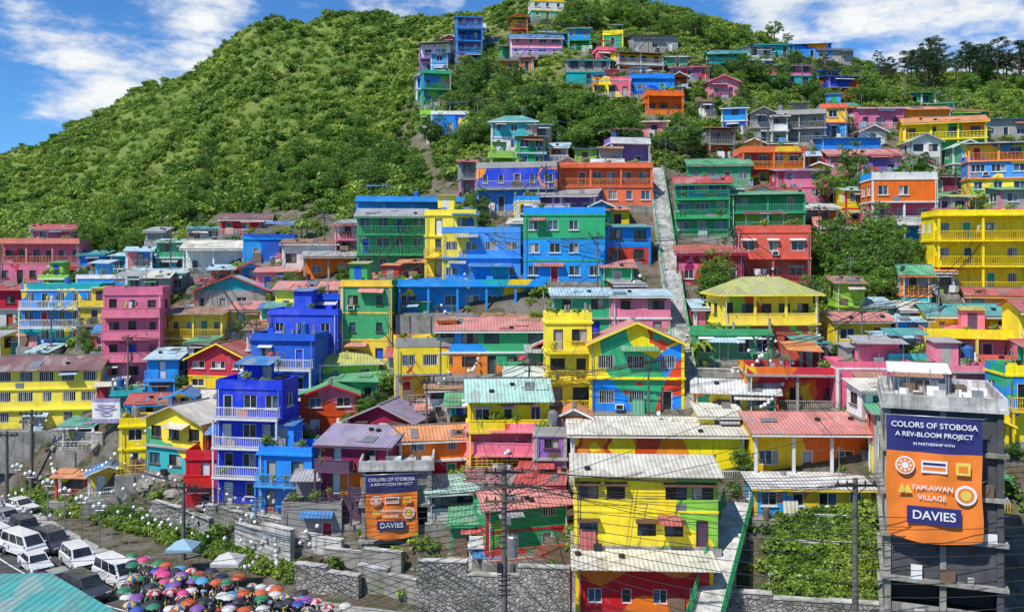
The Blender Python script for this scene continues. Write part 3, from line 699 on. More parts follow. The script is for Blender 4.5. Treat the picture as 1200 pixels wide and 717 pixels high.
# ------------------------------------------------------------------ stairs, footbridge, walls
def stair(ua,va,ub,vb,w,name,lift=.6):
    ax,ay,_=onhill(ua,va); bx,by,_=onhill(ub,vb)
    m=MB([CONCL,CONCL,paint(PC['G'])]); N=150
    d=Vector((bx-ax,by-ay)); L=d.length; d.normalize(); n=Vector((-d.y,d.x)); pz=None
    for i in range(N):
        c=Vector((ax,ay))+d*L*(i+.5)/N; z=hraw(c.x,c.y)+lift; hl=L/N/2
        P=[c-d*hl+n*-w/2, c+d*hl+n*-w/2, c+d*hl+n*w/2, c-d*hl+n*w/2]
        m.hexa([(q.x,q.y,z-2) for q in P],[(q.x,q.y,z) for q in P],0)
        for s in (-1,1):
            P=[c-d*hl+n*s*(w/2+.12)-n*.115, c+d*hl+n*s*(w/2+.12)-n*.115, c+d*hl+n*s*(w/2+.12)+n*.115, c-d*hl+n*s*(w/2+.12)+n*.115]
            m.hexa([(q.x,q.y,z-2.1) for q in P],[(q.x,q.y,z+.28) for q in P],1)
            if i%6==0:
                q=c+n*s*(w/2+.12); m.tube((q.x,q.y,z),(q.x,q.y,z+1.1),.035,m=2,n=6)
                if pz and i>0:
                    q0=c-d*(L/N*6)+n*s*(w/2+.12); m.tube((q0.x,q0.y,pz[0]+1.1),(q.x,q.y,z+1.1),.03,m=2,n=6)
        if i%6==0: pz=(z,)
    m.obj(name)
stair(806,478,768,205,1.6,'concrete_stairway',1.0); stair(520,60,505,160,1.2,'concrete_stairway')
a=pt(866,588,67.5); bq=pt(822,745,56)
m=MB([CONCL,paint(PC['G']),CONC]); d=(bq-a); n=Vector((-d.y,d.x,0)).normalized(); N=40
for i in range(N):
    p0=a+d*i/N; p1=a+d*(i+1)/N; w=1.05
    m.slab(tuple(p0-n*w),tuple(p0+n*w),tuple(p1+n*w),tuple(p1-n*w),.22,0)
    for s in (-1,1):
        q=p0+n*s*w; m.tube(q,q+Vector((0,0,1.1)),.03,n=6,m=1)
        for k in (.1,.55,1.1): m.tube(q+Vector((0,0,k)),p1+n*s*w+Vector((0,0,k)),.025,n=6,m=1)
        for j in (.5,): qq=p0.lerp(p1,j)+n*s*w; m.tube(qq,qq+Vector((0,0,1.1)),.012,n=4,m=1)
for t in (.2,.5,.8):
    c=a+d*t
    for s in (-.8,.8): q=c+n*s; m.tube((q.x,q.y,-1),(q.x,q.y,q.z-.2),.18,m=2)
m.obj('footbridge')
sm,nt,b=mat('rubble_stone_wall',0.9); p=nd(nt,'ShaderNodeNewGeometry').outputs['Position']
wp=nd(nt,'ShaderNodeVectorMath',operation='ADD'); nz=nd(nt,'ShaderNodeTexNoise'); nz.inputs['Scale'].default_value=1.5; lk(nt,p,nz.inputs['Vector'])
sv=nd(nt,'ShaderNodeVectorMath',operation='SCALE'); sv.inputs['Scale'].default_value=.5; lk(nt,nz.outputs['Color'],sv.inputs[0]); lk(nt,p,wp.inputs[0]); lk(nt,sv.outputs[0],wp.inputs[1])
vo=nd(nt,'ShaderNodeTexVoronoi',feature='DISTANCE_TO_EDGE'); vo.inputs['Scale'].default_value=2.6; lk(nt,scl(nt,wp.outputs[0],(1,1,1.6)),vo.inputs['Vector'])
vc=nd(nt,'ShaderNodeTexVoronoi'); vc.inputs['Scale'].default_value=2.6; lk(nt,scl(nt,wp.outputs[0],(1,1,1.6)),vc.inputs['Vector'])
hv=nd(nt,'ShaderNodeSeparateColor'); lk(nt,vc.outputs['Color'],hv.inputs[0])
c=mix(nt,hv.outputs[0],(0.24,0.23,0.21),(0.45,0.43,0.40)); c=mix(nt,mapr(nt,vo.outputs['Distance'],0,.06,1,0),c,(0.17,0.16,0.15))
c=mix(nt,mapr(nt,noi(nt,p,.35,7,.7),.47,.64,0,.7),c,(0.06,0.08,0.03)); lk(nt,c,b.inputs['Base Color'])
bump(nt,b,mapr(nt,vo.outputs['Distance'],0,.15,0,1),.9,.12)
def rwall(u0,v0,u1,v1,hpx,th=.5,mm=None):
    y0=ydep(u0,v0); y1=ydep(u1,v1); A=pt(u0,v0,y0-.3); Bp=pt(u1,v1,y1-.3); h=hpx/F*y0
    m=MB([mm or sm,CONCL]); d=(Bp-A); d.z=0; n=Vector((d.y,-d.x,0)).normalized(); N=max(2,int(d.length/3))
    for i in range(N):
        p=A.lerp(Bp,i/N); q=A.lerp(Bp,(i+1)/N); o=-n*th; hh=h*R.uniform(.75,1.1)
        m.hexa([(p.x,p.y,p.z-3),(q.x,q.y,q.z-3),(q.x+o.x,q.y+o.y,q.z-3),(p.x+o.x,p.y+o.y,p.z-3)],[(p.x,p.y,p.z+hh),(q.x,q.y,q.z+hh),(q.x+o.x,q.y+o.y,q.z+hh),(p.x+o.x,p.y+o.y,p.z+hh)],0)
        j=n*.06; k=-n*(th+.06)
        zz=hh+.003
        m.hexa([(p.x+j.x,p.y+j.y,p.z+zz),(q.x+j.x,q.y+j.y,q.z+zz),(q.x+k.x,q.y+k.y,q.z+zz),(p.x+k.x,p.y+k.y,p.z+zz)],[(p.x+j.x,p.y+j.y,p.z+zz+.1),(q.x+j.x,q.y+j.y,q.z+zz+.1),(q.x+k.x,q.y+k.y,q.z+zz+.1),(p.x+k.x,p.y+k.y,p.z+zz+.1)],1)
    m.obj('stone_retaining_wall')
rwall(488,716,668,724,58); rwall(178,612,245,632,26); rwall(275,650,340,668,44,.5,CONCL); rwall(345,690,420,700,30); rwall(420,690,488,705,30,.5,CONC); rwall(840,735,1040,750,50)
rwall(380,660,470,672,22,.4,CONC); rwall(900,640,1020,645,8); rwall(900,680,1020,686,8); rwall(905,608,1015,612,6); rwall(240,610,330,630,18,.4,sm); rwall(340,640,400,650,18,.4,CONCL)
for (a,b2,c2,d2,hh) in ((965,415,1085,420,14),(815,440,990,446,10),(480,480,640,482,12),(400,385,520,388,12),(640,495,690,495,14),(130,458,230,466,10),(560,565,680,575,16),(870,345,960,350,12),(60,512,120,516,8)): rwall(a,b2,c2,d2,hh,.35,CONC)
ROCK=concrete('slope_rock',(.34,.31,.27),1.5)
bm_=MB([ROCK])
def rock(m,c,r,rr):
    n,k=9,6; base=len(m.v); sx,sy,sz=[rr.uniform(.7,1.3) for _ in range(3)]; off=rr.uniform(0,99)
    for i in range(k+1):
        ph=math.pi*i/k
        for j in range(n):
            th=2*math.pi*j/n; d=Vector((math.sin(ph)*math.cos(th),math.sin(ph)*math.sin(th),-math.cos(ph))); q=r*(1+.45*noise.noise(d*1.3+Vector((off,0,0))))
            m.v.append((c[0]+d.x*q*sx,c[1]+d.y*q*sy,c[2]+d.z*q*sz*.8))
    for i in range(k):
        for j in range(n): jj=(j+1)%n; m.f.append((base+i*n+j,base+i*n+jj,base+(i+1)*n+jj,base+(i+1)*n+j)); m.m.append(0)
for _ in range(240):
    u=R.uniform(40,250); v=R.uniform(500,640); x,y,z=onhill(u,v)
    if z>.3 and all((x-a)**2+(y-b)**2>(c*.7)**2 for a,b,c in FOOT): rock(bm_,(x,y,z),R.uniform(.12,.8)**1.3,R)
for _ in range(160):
    u=R.uniform(260,1180); v=R.uniform(480,720); x,y,z=onhill(u,v)
    if z>.3 and all((x-a)**2+(y-b)**2>(c*.7)**2 for a,b,c in FOOT): rock(bm_,(x,y,z),R.uniform(.12,.5),R)
bm_.obj('slope_boulders')

# teal roof building close to the viewpoint
gb=MB([roofmat(RC['t'],'X'),CONC,paint(PC['C'])])
A_,B_,C_,D_=(-18,34.6),(-9.5,27),(-26,17),(-36,33.8)
gb.hexa([(-18.4,34,0),(-35,33.2,0),(-25.8,17.6,0),(-10.2,27,0)][::-1],[(-18.4,34,13.3),(-35,33.2,13.3),(-25.8,17.6,13.3),(-10.2,27,13.3)][::-1],2)
gb.hexa([(*D_,13.32),(*C_,13.32),(*B_,13.32),(*A_,13.32)],[(*D_,13.65),(*C_,14.0),(*B_,13.7),(*A_,13.65)],0)
gb.obj('green_roofed_building')

# ------------------------------------------------------------------ foliage
def leafmat(name,dark,light,sc):
    m,nt,b=mat(name,0.55)
    oi=nd(nt,'ShaderNodeObjectInfo').outputs['Random']; p=nd(nt,'ShaderNodeNewGeometry').outputs['Position']
    f=mth(nt,'ADD',mth(nt,'MULTIPLY',oi,.75),mapr(nt,noi(nt,p,sc,3),.35,.65,-.2,.45))
    c=mix(nt,f,dark,light)
    gi=nd(nt,'ShaderNodeNewGeometry').outputs['Random Per Island']
    c=mix(nt,1,c,mapr(nt,gi,0,1,.6,1.4),'MULTIPLY')
    lk(nt,c,b.inputs['Base Color'])
    tr=nd(nt,'ShaderNodeBsdfTranslucent'); lk(nt,c,tr.inputs[0]); ms=nd(nt,'ShaderNodeMixShader'); ms.inputs[0].default_value=.38
    lk(nt,b.outputs[0],ms.inputs[1]); lk(nt,tr.outputs[0],ms.inputs[2]); lk(nt,ms.outputs[0],nt.nodes['Material Output'].inputs[0])
    return m
LEAF=leafmat('tree_leaves',(0.06,0.16,0.02),(0.23,0.39,0.05),.5)
SHR=leafmat('shrub_leaves',(0.08,0.19,0.02),(0.36,0.48,0.07),.12)
PINE=leafmat('pine_needles',(0.018,0.055,0.018),(0.055,0.115,0.035),.5)
BARK=simple('bark',(0.10,0.07,0.05),0.9,0,.3,4)
def leaves(m,c,r,n,sz,rr,up=.3,mi=0,shell=.55):
    for _ in range(n):
        d=Vector((rr.gauss(0,1),rr.gauss(0,1),rr.gauss(0,1)+up)).normalized()
        p=Vector(c)+Vector((d.x*r[0],d.y*r[1],d.z*r[2]))*(shell+(1-shell)*rr.random())
        a=Vector((rr.gauss(0,1),rr.gauss(0,1),rr.gauss(0,.6))).normalized(); b=(d+Vector((rr.gauss(0,.5),rr.gauss(0,.5),rr.gauss(0,.5)))).cross(a)
        if b.length<.01: continue
        b.normalize(); s=sz*rr.uniform(.6,1.3)
        m.quad(p-a*s,p-b*s*.55,p+a*s,p+b*s*.55,mi)
def shrubmesh(seed,n=300,sz=.13):
    rr=random.Random(seed); m=MB([SHR])
    for k in range(6):
        c=(rr.uniform(-.5,.5),rr.uniform(-.5,.5),rr.uniform(.1,.45)); r=rr.uniform(.3,.5); leaves(m,c,(r,r,r*.9),n//6,sz,rr,.5)
    return m.mesh('shrub_clump')
def tuft(seed):
    rr=random.Random(seed); m=MB([SHR])
    for k in range(46):
        a=rr.uniform(0,6.28); r=rr.random()**.5*.5; c=Vector((math.cos(a)*r,math.sin(a)*r,-.05)); b=rr.uniform(0,6.28); L=rr.uniform(.25,.55); t=c+Vector((math.cos(b)*.3,math.sin(b)*.3,L)); s=Vector((-math.sin(b),math.cos(b),0))*.06
        m.quad(c-s,c+s,t+s*.3,t-s*.3)
    return m.mesh('grass_tuft')
def treemesh(seed,h=7,cr=2.8,leaf=None,n=46):
    rr=random.Random(seed); m=MB([BARK,leaf or LEAF])
    pts=[Vector((0,0,-.5))]; 
    for i in range(4): pts.append(pts[-1]+Vector((rr.uniform(-.25,.25),rr.uniform(-.25,.25),h*.16)))
    for i in range(4): m.tube(pts[i],pts[i+1],.24-.03*i,.21-.03*i,8,0,False)
    tips=[]
    for i in range(9):
        a=i*2.4+rr.uniform(-.3,.3); s=pts[rr.choice((2,3,4))]; q=s+Vector((math.cos(a)*cr*.6,math.sin(a)*cr*.6,h*rr.uniform(.1,.4)))
        mid=s.lerp(q,.5)+Vector((0,0,-.15)); m.tube(s,mid,.11,.08,6,0,False); m.tube(mid,q,.08,.03,6,0,False); tips.append(q)
    for k in range(n):
        a=rr.uniform(0,6.28); e=rr.random()**.6*cr; zz=h*.62+rr.uniform(-.28,.38)*h*math.sqrt(max(0.05,1-(e/cr)**2*.85))
        c=(math.cos(a)*e,math.sin(a)*e,zz) if k>=9 else tuple(tips[k]); r=rr.uniform(.45,.95)
        leaves(m,c,(r,r,r*.7),48,.17,rr,.35,1,.5)
    return m.mesh('tree')
def pinemesh(seed):
    rr=random.Random(seed); m=MB([BARK,PINE]); h=rr.uniform(8,10)
    m.tube((0,0,-.5),(.15,0,h*.5),.22,.16,8,0,False); m.tube((.15,0,h*.5),(.05,.1,h*.97),.16,.04,8,0,False)
    for k in range(26):
        z=h*rr.uniform(.48,1.0); a=rr.uniform(0,6.28); L=(1.15-z/h)*h*.38*rr.uniform(.6,1.2)+.6
        q=(math.cos(a)*L,math.sin(a)*L,z+.35); m.tube((.1,0,z-.3),q,.05,.02,5,0,False)
        leaves(m,q,(.95,.95,.4),60,.16,rr,.4,1,.3)
    return m.mesh('pine_tree')
def banana(seed):
    rr=random.Random(seed); m=MB([BARK,SHR]); m.tube((0,0,-.3),(0,0,1.8),.16,.1,8,1,False)
    for k in range(10):
        a=k*2.39; L=rr.uniform(1.6,2.4); up=rr.uniform(.5,1.6); pr=None
        for i in range(7):
            t=i/6; c=Vector((math.cos(a)*L*t,math.sin(a)*L*t,1.8+up*math.sin(t*2.4)-t*t*.6)); wd=.32*math.sin(math.pi*min(.97,t*.85+.12)); s=Vector((-math.sin(a),math.cos(a),0))*wd
            if pr: m.quad(pr[0]-pr[1],pr[0],c,c-s+Vector((0,0,-.08)),1); m.quad(pr[0],pr[0]+pr[1],c+s+Vector((0,0,-.08)),c,1)
            pr=(c,s)
    return m.mesh('banana_plant')
TM=[treemesh(s,h,c) for s,h,c in ((1,6.5,2.6),(2,5.2,2.6),(3,7.5,2.9),(4,4.5,2.0))]
PM=[pinemesh(s) for s in (11,12,13,14)]; BM=[banana(s) for s in (21,22)]
def clear(x,y,r=.5,k=1.0): return all((x-a)**2+(y-b)**2>(c*k+r)**2 for a,b,c in FOOT)
def planttrees(n,fn,sc=(.6,1.0),k=.85):
    c=0
    for _ in range(n*30):
        if c>=n: break
        u,v=fn(); x,y,z=onhill(u,v)
        if onstair(u,v) or onstair(u-18,v) or onstair(u+18,v): continue
        if v<interp(SKY,u)+14 and u<900: continue
        if not clear(x,y,.8,k): continue
        link('tree',R.choice(TM),(x,y,z-.1),R.uniform(0,6.28),R.uniform(*sc)); c+=1
def inz(i): 
    a,b,c,d=ZON[i]; return lambda:(R.gauss(a,c*.45),R.gauss(b,d*.45))
for i,n in ((0,34),(1,14),(2,40),(4,10),(5,14),(6,16),(7,8),(8,16),(9,8),(10,12),(11,26),(12,6),(13,4),(14,5),(16,8),(17,8)): planttrees(n,inz(i),(.4,.9))
def hilledge():
    u=R.uniform(100,500); return u,interp(HL,u)-abs(R.gauss(0,26))+6
planttrees(75,hilledge,(.35,.75),.7)
planttrees(40,lambda:(R.uniform(60,480),R.uniform(30,240)),(.2,.4),.7)
planttrees(90,lambda:(R.uniform(490,1190),R.uniform(80,560)),(.3,.55),.8)
planttrees(34,lambda:(R.uniform(0,480),R.uniform(310,520)),(.3,.55),.8)
for k in range(30):
    u=R.uniform(1062,1215); 
    x,y,z=onhill(u,R.uniform(92,108)); link('pine_tree',R.choice(PM),(x,y,z),R.uniform(0,6.28),R.uniform(.65,1.0))
for k in range(8):
    x,y,z=onhill(R.uniform(930,1060),R.uniform(80,105)); link('pine_tree',R.choice(PM),(x,y,z),R.uniform(0,6.28),R.uniform(.35,.55))
for k in range(60):
    u,v=R.uniform(300,1180),R.uniform(100,600); x,y,z=onhill(u,v)
    if clear(x,y,.3,.85) and not onstair(u,v): link('banana_plant',R.choice(BM),(x,y,z),R.uniform(0,6.28),R.uniform(.7,1.1))
def scatter(name,pts,meshes):
    E=empty(name,(0,0,0))
    for i,me in enumerate(meshes):
        m=MB([SHR])
        for (x,y,z,s) in pts[i::len(meshes)]:
            a=R.uniform(0,6.28); h=s*.5*math.sqrt(2)
            m.quad(*[(x+h*math.cos(a+k*math.pi/2),y+h*math.sin(a+k*math.pi/2),z) for k in range(4)])
        if not m.v: continue
        o=m.obj('clump_field',E); o.instance_type='FACES'; o.use_instance_faces_scale=True; o.instance_faces_scale=1; o.show_instancer_for_render=False; o.show_instancer_for_viewport=False
        c=bpy.data.objects.new('clump',me); COL.objects.link(c); c.parent=o
SM=[shrubmesh(s) for s in (31,32,33,34)]; GT=[tuft(s) for s in (41,42,43)]
P1=[];P2=[];PG=[]
for _ in range(110000):
    y=math.sqrt(R.uniform(60**2,280**2)); t=R.uniform(-.72,.72); x=t*y; u=600+F*t
    z=H(x,y)
    if z<.4: continue
    v=vof(x,y,z); g=greenness(u,v)
    if y>prof(u)[-1][1]+6: continue
    left=u<520 and g>.9
    cl=noise.noise((x/13,y/13,2.2))+.7*noise.noise((x/4,y/4,7.0))
    low=max(0,1-max(0,interp(HL,min(u,499))-v)/70) if left else 0
    if left:
        pr=.06+max(0,cl+.02)*1.0+low*.5; s=R.uniform(.35,1.0)+(R.random()**3)*1.6+.5*low
        if R.random()<.22: PG.append((x,y,z,R.uniform(.8,1.8)))
    else: pr=g*.5+.18; s=R.uniform(.5,1.5)
    if 60<u<230 and 500<v<640: pr*=.45
    if R.random()>pr*.62: continue
    if onstair(u,v): continue
    if not clear(x,y,s*.3,.75): continue
    P1.append((x,y,z-.15*s,s*1.1))
scatter('hillside_shrubs',P1,SM); scatter('hillside_grass',PG,GT)
for _ in range(700):
    u=R.uniform(908,1020);v=R.uniform(600,745); x,y,z=onhill(u,v); P2.append((x,y,z,R.uniform(.5,1.1)))
scatter('terrace_garden_plants',P2,SM)
P3=[]
for _ in range(650):
    t=R.random(); u=20+t*330; f=VH+CZ*F/prof(u)[0][1]; v=f-R.uniform(-6,14); x,y,z=onhill(u,v)
    if clear(x,y,.2,.7): P3.append((x,y,z,R.uniform(.5,1.2)))
scatter('roadside_hedge',P3,SM)

# ------------------------------------------------------------------ water tanks, laundry, pots
tk=MB([METAL,BLACK])
tk.tube((0,0,.5),(0,0,1.7),.5,.5,16); tk.tube((0,0,1.7),(0,0,1.9),.5,.18,16); tk.tube((0,0,1.9),(0,0,1.96),.2,.2,12)
for z in (.7,1.0,1.3,1.55): tk.tube((0,0,z),(0,0,z+.05),.52,.52,16)
for a in range(4): tk.box(*( (-.4,-.33) if a%2 else (.33,.4)),*((-.4,-.33) if a<2 else (.33,.4)),0,.5,0)
TKM=[tk.mesh('water_tank')]; t2=MB([simple('blue_plastic',(0.03,0.12,0.35)),BLACK]); t2.v=list(tk.v);t2.f=list(tk.f);t2.m=list(tk.m); TKM.append(t2.mesh('water_tank'))
CL=[simple('cloth',c) for c in ((.5,.08,.08),(.1,.2,.5),(.6,.6,.58),(.05,.05,.07),(.5,.42,.1),(.12,.14,.2),(.15,.35,.2),(.3,.45,.55))]
def laundry(seed,L):
    rr=random.Random(seed); m=MB(CL+[METAL]); 
    m.tube((-L/2,0,0),(-L/2,0,1.7),.03,m=8,n=6); m.tube((L/2,0,0),(L/2,0,1.7),.03,m=8,n=6); m.tube((-L/2,0,1.65),(L/2,0,1.62),.012,m=8,n=4)
    x=-L/2+.1
    while x<L/2-.5:
        w=rr.uniform(.3,.7); h=rr.uniform(.45,1.0); c=rr.randrange(8)
        for i in range(3):
            for k in range(3):
                f=lambda i,k:(x+w*i/3,.06*math.sin(i*2+k)*k/2,1.64-h*k/3)
                m.quad(f(i,k+1),f(i+1,k+1),f(i+1,k),f(i,k),c)
        x+=w+rr.uniform(.03,.25)
    return m.mesh('laundry_line')
LM={k:[laundry(k*10+j,k) for j in range(3)] for k in (2,3)}
pot=MB([simple('terracotta',(.35,.13,.07)),SHR]); pot.tube((0,0,0),(0,0,.3),.14,.2,10); leaves(pot,(0,0,.55),(.35,.35,.32),90,.09,random.Random(5),.4,1,.3); POT=pot.mesh('potted_plant')
def place(name,me,E,lx,ly,lz,yaw=0,s=1):
    c,sn=math.cos(E.rotation_euler[2]),math.sin(E.rotation_euler[2])
    link(name,me,(E.location[0]+c*lx-sn*ly,E.location[1]+sn*lx+c*ly,E.location[2]+lz),E.rotation_euler[2]+yaw,s)
for (E,w,D,z) in FLAT:
    if R.random()<.5: place('water_tank',R.choice(TKM),E,R.uniform(-w*.35,w*.35),D*R.uniform(.5,.8),z,0,R.uniform(.7,1.0))
    if R.random()<.1: place('laundry_line',R.choice(LM[2]),E,0,D*.4,z)
    for _ in range(R.randrange(6)): place('potted_plant',POT,E,R.uniform(-w*.4,w*.4),.35,z,0,R.uniform(.8,1.8))
for (E,w,y,z) in BALC:
    if R.random()<.1: place('laundry_line',R.choice(LM[2]),E,R.uniform(-.3,.3)*(w-2),y,z)
    for _ in range(R.randrange(6)): place('potted_plant',POT,E,R.uniform(-w*.4,w*.4),y,z,0,R.uniform(.7,1.3))

# ------------------------------------------------------------------ vehicles
def carmesh(kind,c):
    body,nt,b=mat('car_paint',0.25); b.inputs['Coat Weight'].default_value=.5
    tc=nd(nt,'ShaderNodeTexCoord').outputs['Object']; lk(nt,mix(nt,1,c,mapr(nt,noi(nt,tc,2,4),.3,.7,.9,1.05),'MULTIPLY'),b.inputs['Base Color'])
    P={'van':dict(L=4.9,W=1.8,belt=1.15,top=2.0,hood=1.05,x=(-2.4,-2.3,1.15,2.0)),'suv':dict(L=4.6,W=1.82,belt=1.08,top=1.75,hood=1.0,x=(-2.2,-2.0,.55,1.25)),'sedan':dict(L=4.4,W=1.7,belt=.92,top=1.42,hood=.88,x=(-1.7,-1.0,.35,1.05))}[kind]
    L=P['L']/2; W=P['W']/2; m=MB([body,GL0,BLACK,METAL,simple('lamp_lens',(.7,.65,.55),.2),simple('tail_lamp',(.4,.02,.02),.3)])
    prof_=[(-L,.45),(-L,P['belt']-.08),(-L+.12,P['belt']),(P['x'][3],P['belt']),(P['x'][3]+.1,P['hood']),(L-.35,P['hood']-.12),(L-.05,P['hood']-.28),(L,.6),(L,.38),(-L+.05,.32)]
    n=len(prof_)
    def wd(i): return W if prof_[i][1]<.95*P['belt'] else W-.06
    k=len(m.v)
    for s in (-1,1): m.v+=[(x,s*wd(i),z) for i,(x,z) in enumerate(prof_)]
    m.f.append(tuple(k+i for i in range(n))); m.m.append(0); m.f.append(tuple(k+n+n-1-i for i in range(n))); m.m.append(0)
    for i in range(n):
        j=(i+1)%n; m.f.append((k+i,k+n+i,k+n+j,k+j)); m.m.append(0)
    x0,x1,x2,x3=P['x']; zb=P['belt']+.003; zt=P['top']; w0=W-.07; w1=W-.2
    bt=[(x0,-w0,zb),(x3,-w0,zb),(x3,w0,zb),(x0,w0,zb)]; tp=[(x1,-w1,zt),(x2,-w1,zt),(x2,w1,zt),(x1,w1,zt)]
    m.hexa(bt,tp,0)
    def face(a,b,c,d,s0,s1,t0,t1,off,mi=1):
        a,b,c,d=map(Vector,(a,b,c,d)); nn=(b-a).cross(d-a).normalized()*off
        f=lambda s,t:(a.lerp(b,s)).lerp(d.lerp(c,s),t)+nn
        m.quad(f(s0,t0),f(s1,t0),f(s1,t1),f(s0,t1),mi)
    for s0,s1 in ((.04,.33),(.36,.64),(.67,.95)):
        face(bt[0],bt[1],tp[1],tp[0],s0,s1,.08,.86,.012); face(bt[2],bt[3],tp[3],tp[2],1-s1,1-s0,.08,.86,.012)
    face(bt[1],bt[2],tp[2],tp[1],.06,.94,.08,.92,.012); face(bt[3],bt[0],tp[0],tp[3],.08,.92,.1,.88,.012)
    for s in (-1,1):
        for xx in (-L+.85,L-.85):
            m.tube((xx,s*(W-.2),.33),(xx,s*(W+.02),.33),.34,.34,18,2); m.tube((xx,s*(W+.02),.33),(xx,s*(W+.04),.33),.2,.17,12,3)
        m.box(L-.08,L+.015,s*W*.72-.2,s*W*.72+.2,.62,.8,4); m.box(-L-.015,-L+.08,s*W*.8-.12,s*W*.8+.12,.7,.98,5)
        m.box(x3-.35,x3-.15,s*(W+.02)-.08,s*(W+.02)+.08,P['belt']+.02,P['belt']+.18,0)
    m.box(L-.1,L+.06,-W+.08,W-.08,.32,.52,2); m.box(-L-.06,-L+.1,-W+.08,W-.08,.34,.54,2); m.box(L-.05,L+.02,-.45,.45,.58,.74,2)
    return m.mesh(kind)
CM={'v':carmesh('van',(.75,.75,.74)),'v2':carmesh('van',(.55,.57,.6)),'s':carmesh('suv',(.72,.72,.7)),'s2':carmesh('suv',(.05,.055,.065)),'d':carmesh('sedan',(.3,.31,.33)),'d2':carmesh('sedan',(.7,.7,.7)),'r':carmesh('sedan',(.3,.03,.03))}
VP=[(137,684,'v'),(92,664,'s'),(62,644,'s2'),(28,650,'v'),(42,668,'d2'),(30,628,'s2'),(8,614,'d'),(0,640,'s'),(70,690,'d'),(-22,628,'r'),(-20,600,'v2'),(100,700,'s2'),(-40,650,'d2'),(24,600,'d2')]
for u,v,k in VP:
    y=CZ*F/(v-VH); x=(u-600)/F*y
    o=link({'v':'parked_van','s':'parked_suv'}.get(k[0],'parked_car'),CM[k],(x,y,.02),math.radians(-40+R.uniform(-9,9)))
    bv=o.modifiers.new('b','BEVEL'); bv.width=.05; bv.segments=2; bv.limit_method='ANGLE'; bv.angle_limit=.6

# ------------------------------------------------------------------ people & umbrellas
SKIN=simple('skin',(.38,.22,.14)); HAIR=simple('hair',(.015,.012,.01)); 
def cloth_rand(name,cols):
    m,nt,b=mat(name,.85); r=nd(nt,'ShaderNodeValToRGB'); r.color_ramp.interpolation='CONSTANT'
    lk(nt,nd(nt,'ShaderNodeObjectInfo').outputs['Random'],r.inputs[0])
    e=r.color_ramp.elements; e[0].color=rgba(cols[0]); e[1].color=rgba(cols[1]); e[1].position=1/len(cols)
    for i in range(2,len(cols)): q=e.new(i/len(cols)); q.color=rgba(cols[i])
    tc=nd(nt,'ShaderNodeTexCoord').outputs['Object']
    lk(nt,mix(nt,1,r.outputs[0],mapr(nt,noi(nt,tc,5),.3,.7,.85,1.1),'MULTIPLY'),b.inputs['Base Color']); return m
SHIRT=cloth_rand('shirt_fabric',[(.6,.6,.58),(.5,.05,.05),(.06,.12,.4),(.65,.5,.08),(.04,.04,.05),(.1,.35,.15),(.6,.25,.35),(.3,.45,.6)])
PANT=cloth_rand('trouser_fabric',[(.03,.04,.09),(.02,.02,.02),(.2,.16,.1),(.06,.08,.15)])
def person(pose):
    a=.0 if pose==0 else .16
    J=[((0,0,.93),.15),((0,0,1.12),.125),((0,0,1.32),.155),((0,0,1.45),.07),((0,-.01,1.53),.065),((0,-.01,1.60),.1),((0,0,1.68),.075)]
    E=[(0,1),(1,2),(2,3),(3,4),(4,5),(5,6)]
    def chain(root,pts):
        p=root
        for q,r in pts: J.append((q,r)); E.append((p,len(J)-1)); p=len(J)-1
    for s in (-1,1):
        f=a*s
        chain(0,[((s*.1,0,.86),.095),((s*.11,-f,.48),.06),((s*.11,f*.9,.1),.04),((s*.11,f*.9-.03,.035),.04),((s*.12,f*.9-.17,.03),.032)])
        if pose==2 and s==1: chain(2,[((.19,0,1.40),.055),((.25,-.1,1.15),.042),((.2,-.26,1.35),.033),((.19,-.29,1.44),.036)])
        else: chain(2,[((s*.19,0,1.40),.055),((s*.24,f*.6,1.13),.042),((s*.25,-.06+f,.88),.032),((s*.25,-.08+f,.79),.036)])
    me=bpy.data.meshes.new('person'); me.from_pydata([j[0] for j in J],E,[]); o=bpy.data.objects.new('tmp',me); COL.objects.link(o)
    o.modifiers.new('s','SKIN'); 
    for i,j in enumerate(J): me.skin_vertices[0].data[i].radius=(j[1],j[1]*(.72 if i in (0,1,2) else 1))
    me.skin_vertices[0].data[0].use_root=True
    sb=o.modifiers.new('u','SUBSURF'); sb.levels=1; sb.render_levels=1
    dg=bpy.context.evaluated_depsgraph_get(); nm=bpy.data.meshes.new_from_object(o.evaluated_get(dg)); bpy.data.objects.remove(o)
    nm.name='person'; nm.materials.clear()
    for q in (SKIN,HAIR,SHIRT,PANT,BLACK): nm.materials.append(q)
    for p in nm.polygons:
        c=p.center; p.use_smooth=True
        if c.z<.07: k=4
        elif c.z<.96 and abs(c.x)<.2: k=3
        elif c.z>1.6 or (c.z>1.52 and c.y>.03): k=1
        elif c.z>1.47: k=0
        elif abs(c.x)>.2 and (c.z<1.2 or c.y<-.12): k=0
        else: k=2
        p.material_index=k
    return nm
PPL=[person(i) for i in range(3)]
def umb(ca,cb):
    m=MB([simple('umbrella_fabric',ca,.6),simple('umbrella_fabric',cb,.6),METAL,BLACK]); n=16; rings=[(.02,.0),(.25,-.05),(.43,-.15),(.53,-.29)]
    for i in range(n):
        for k in range(3):
            def P(i,k):
                a=i*2*math.pi/n; r,z=rings[k]; r*=1-(.06*(i%2) if k==3 else 0); z+= (.05*(i%2) if k==3 else .01*(i%2)); return (r*math.cos(a),r*math.sin(a),z+.9)
            m.quad(P(i,k),P(i,k+1),P(i+1,k+1),P(i+1,k),(i//2)%2)
    m.tube((0,0,.0),(0,0,.95),.012,m=2,n=6); m.tube((0,0,-.1),(0,0,.05),.02,m=3,n=6); return m.mesh('umbrella')
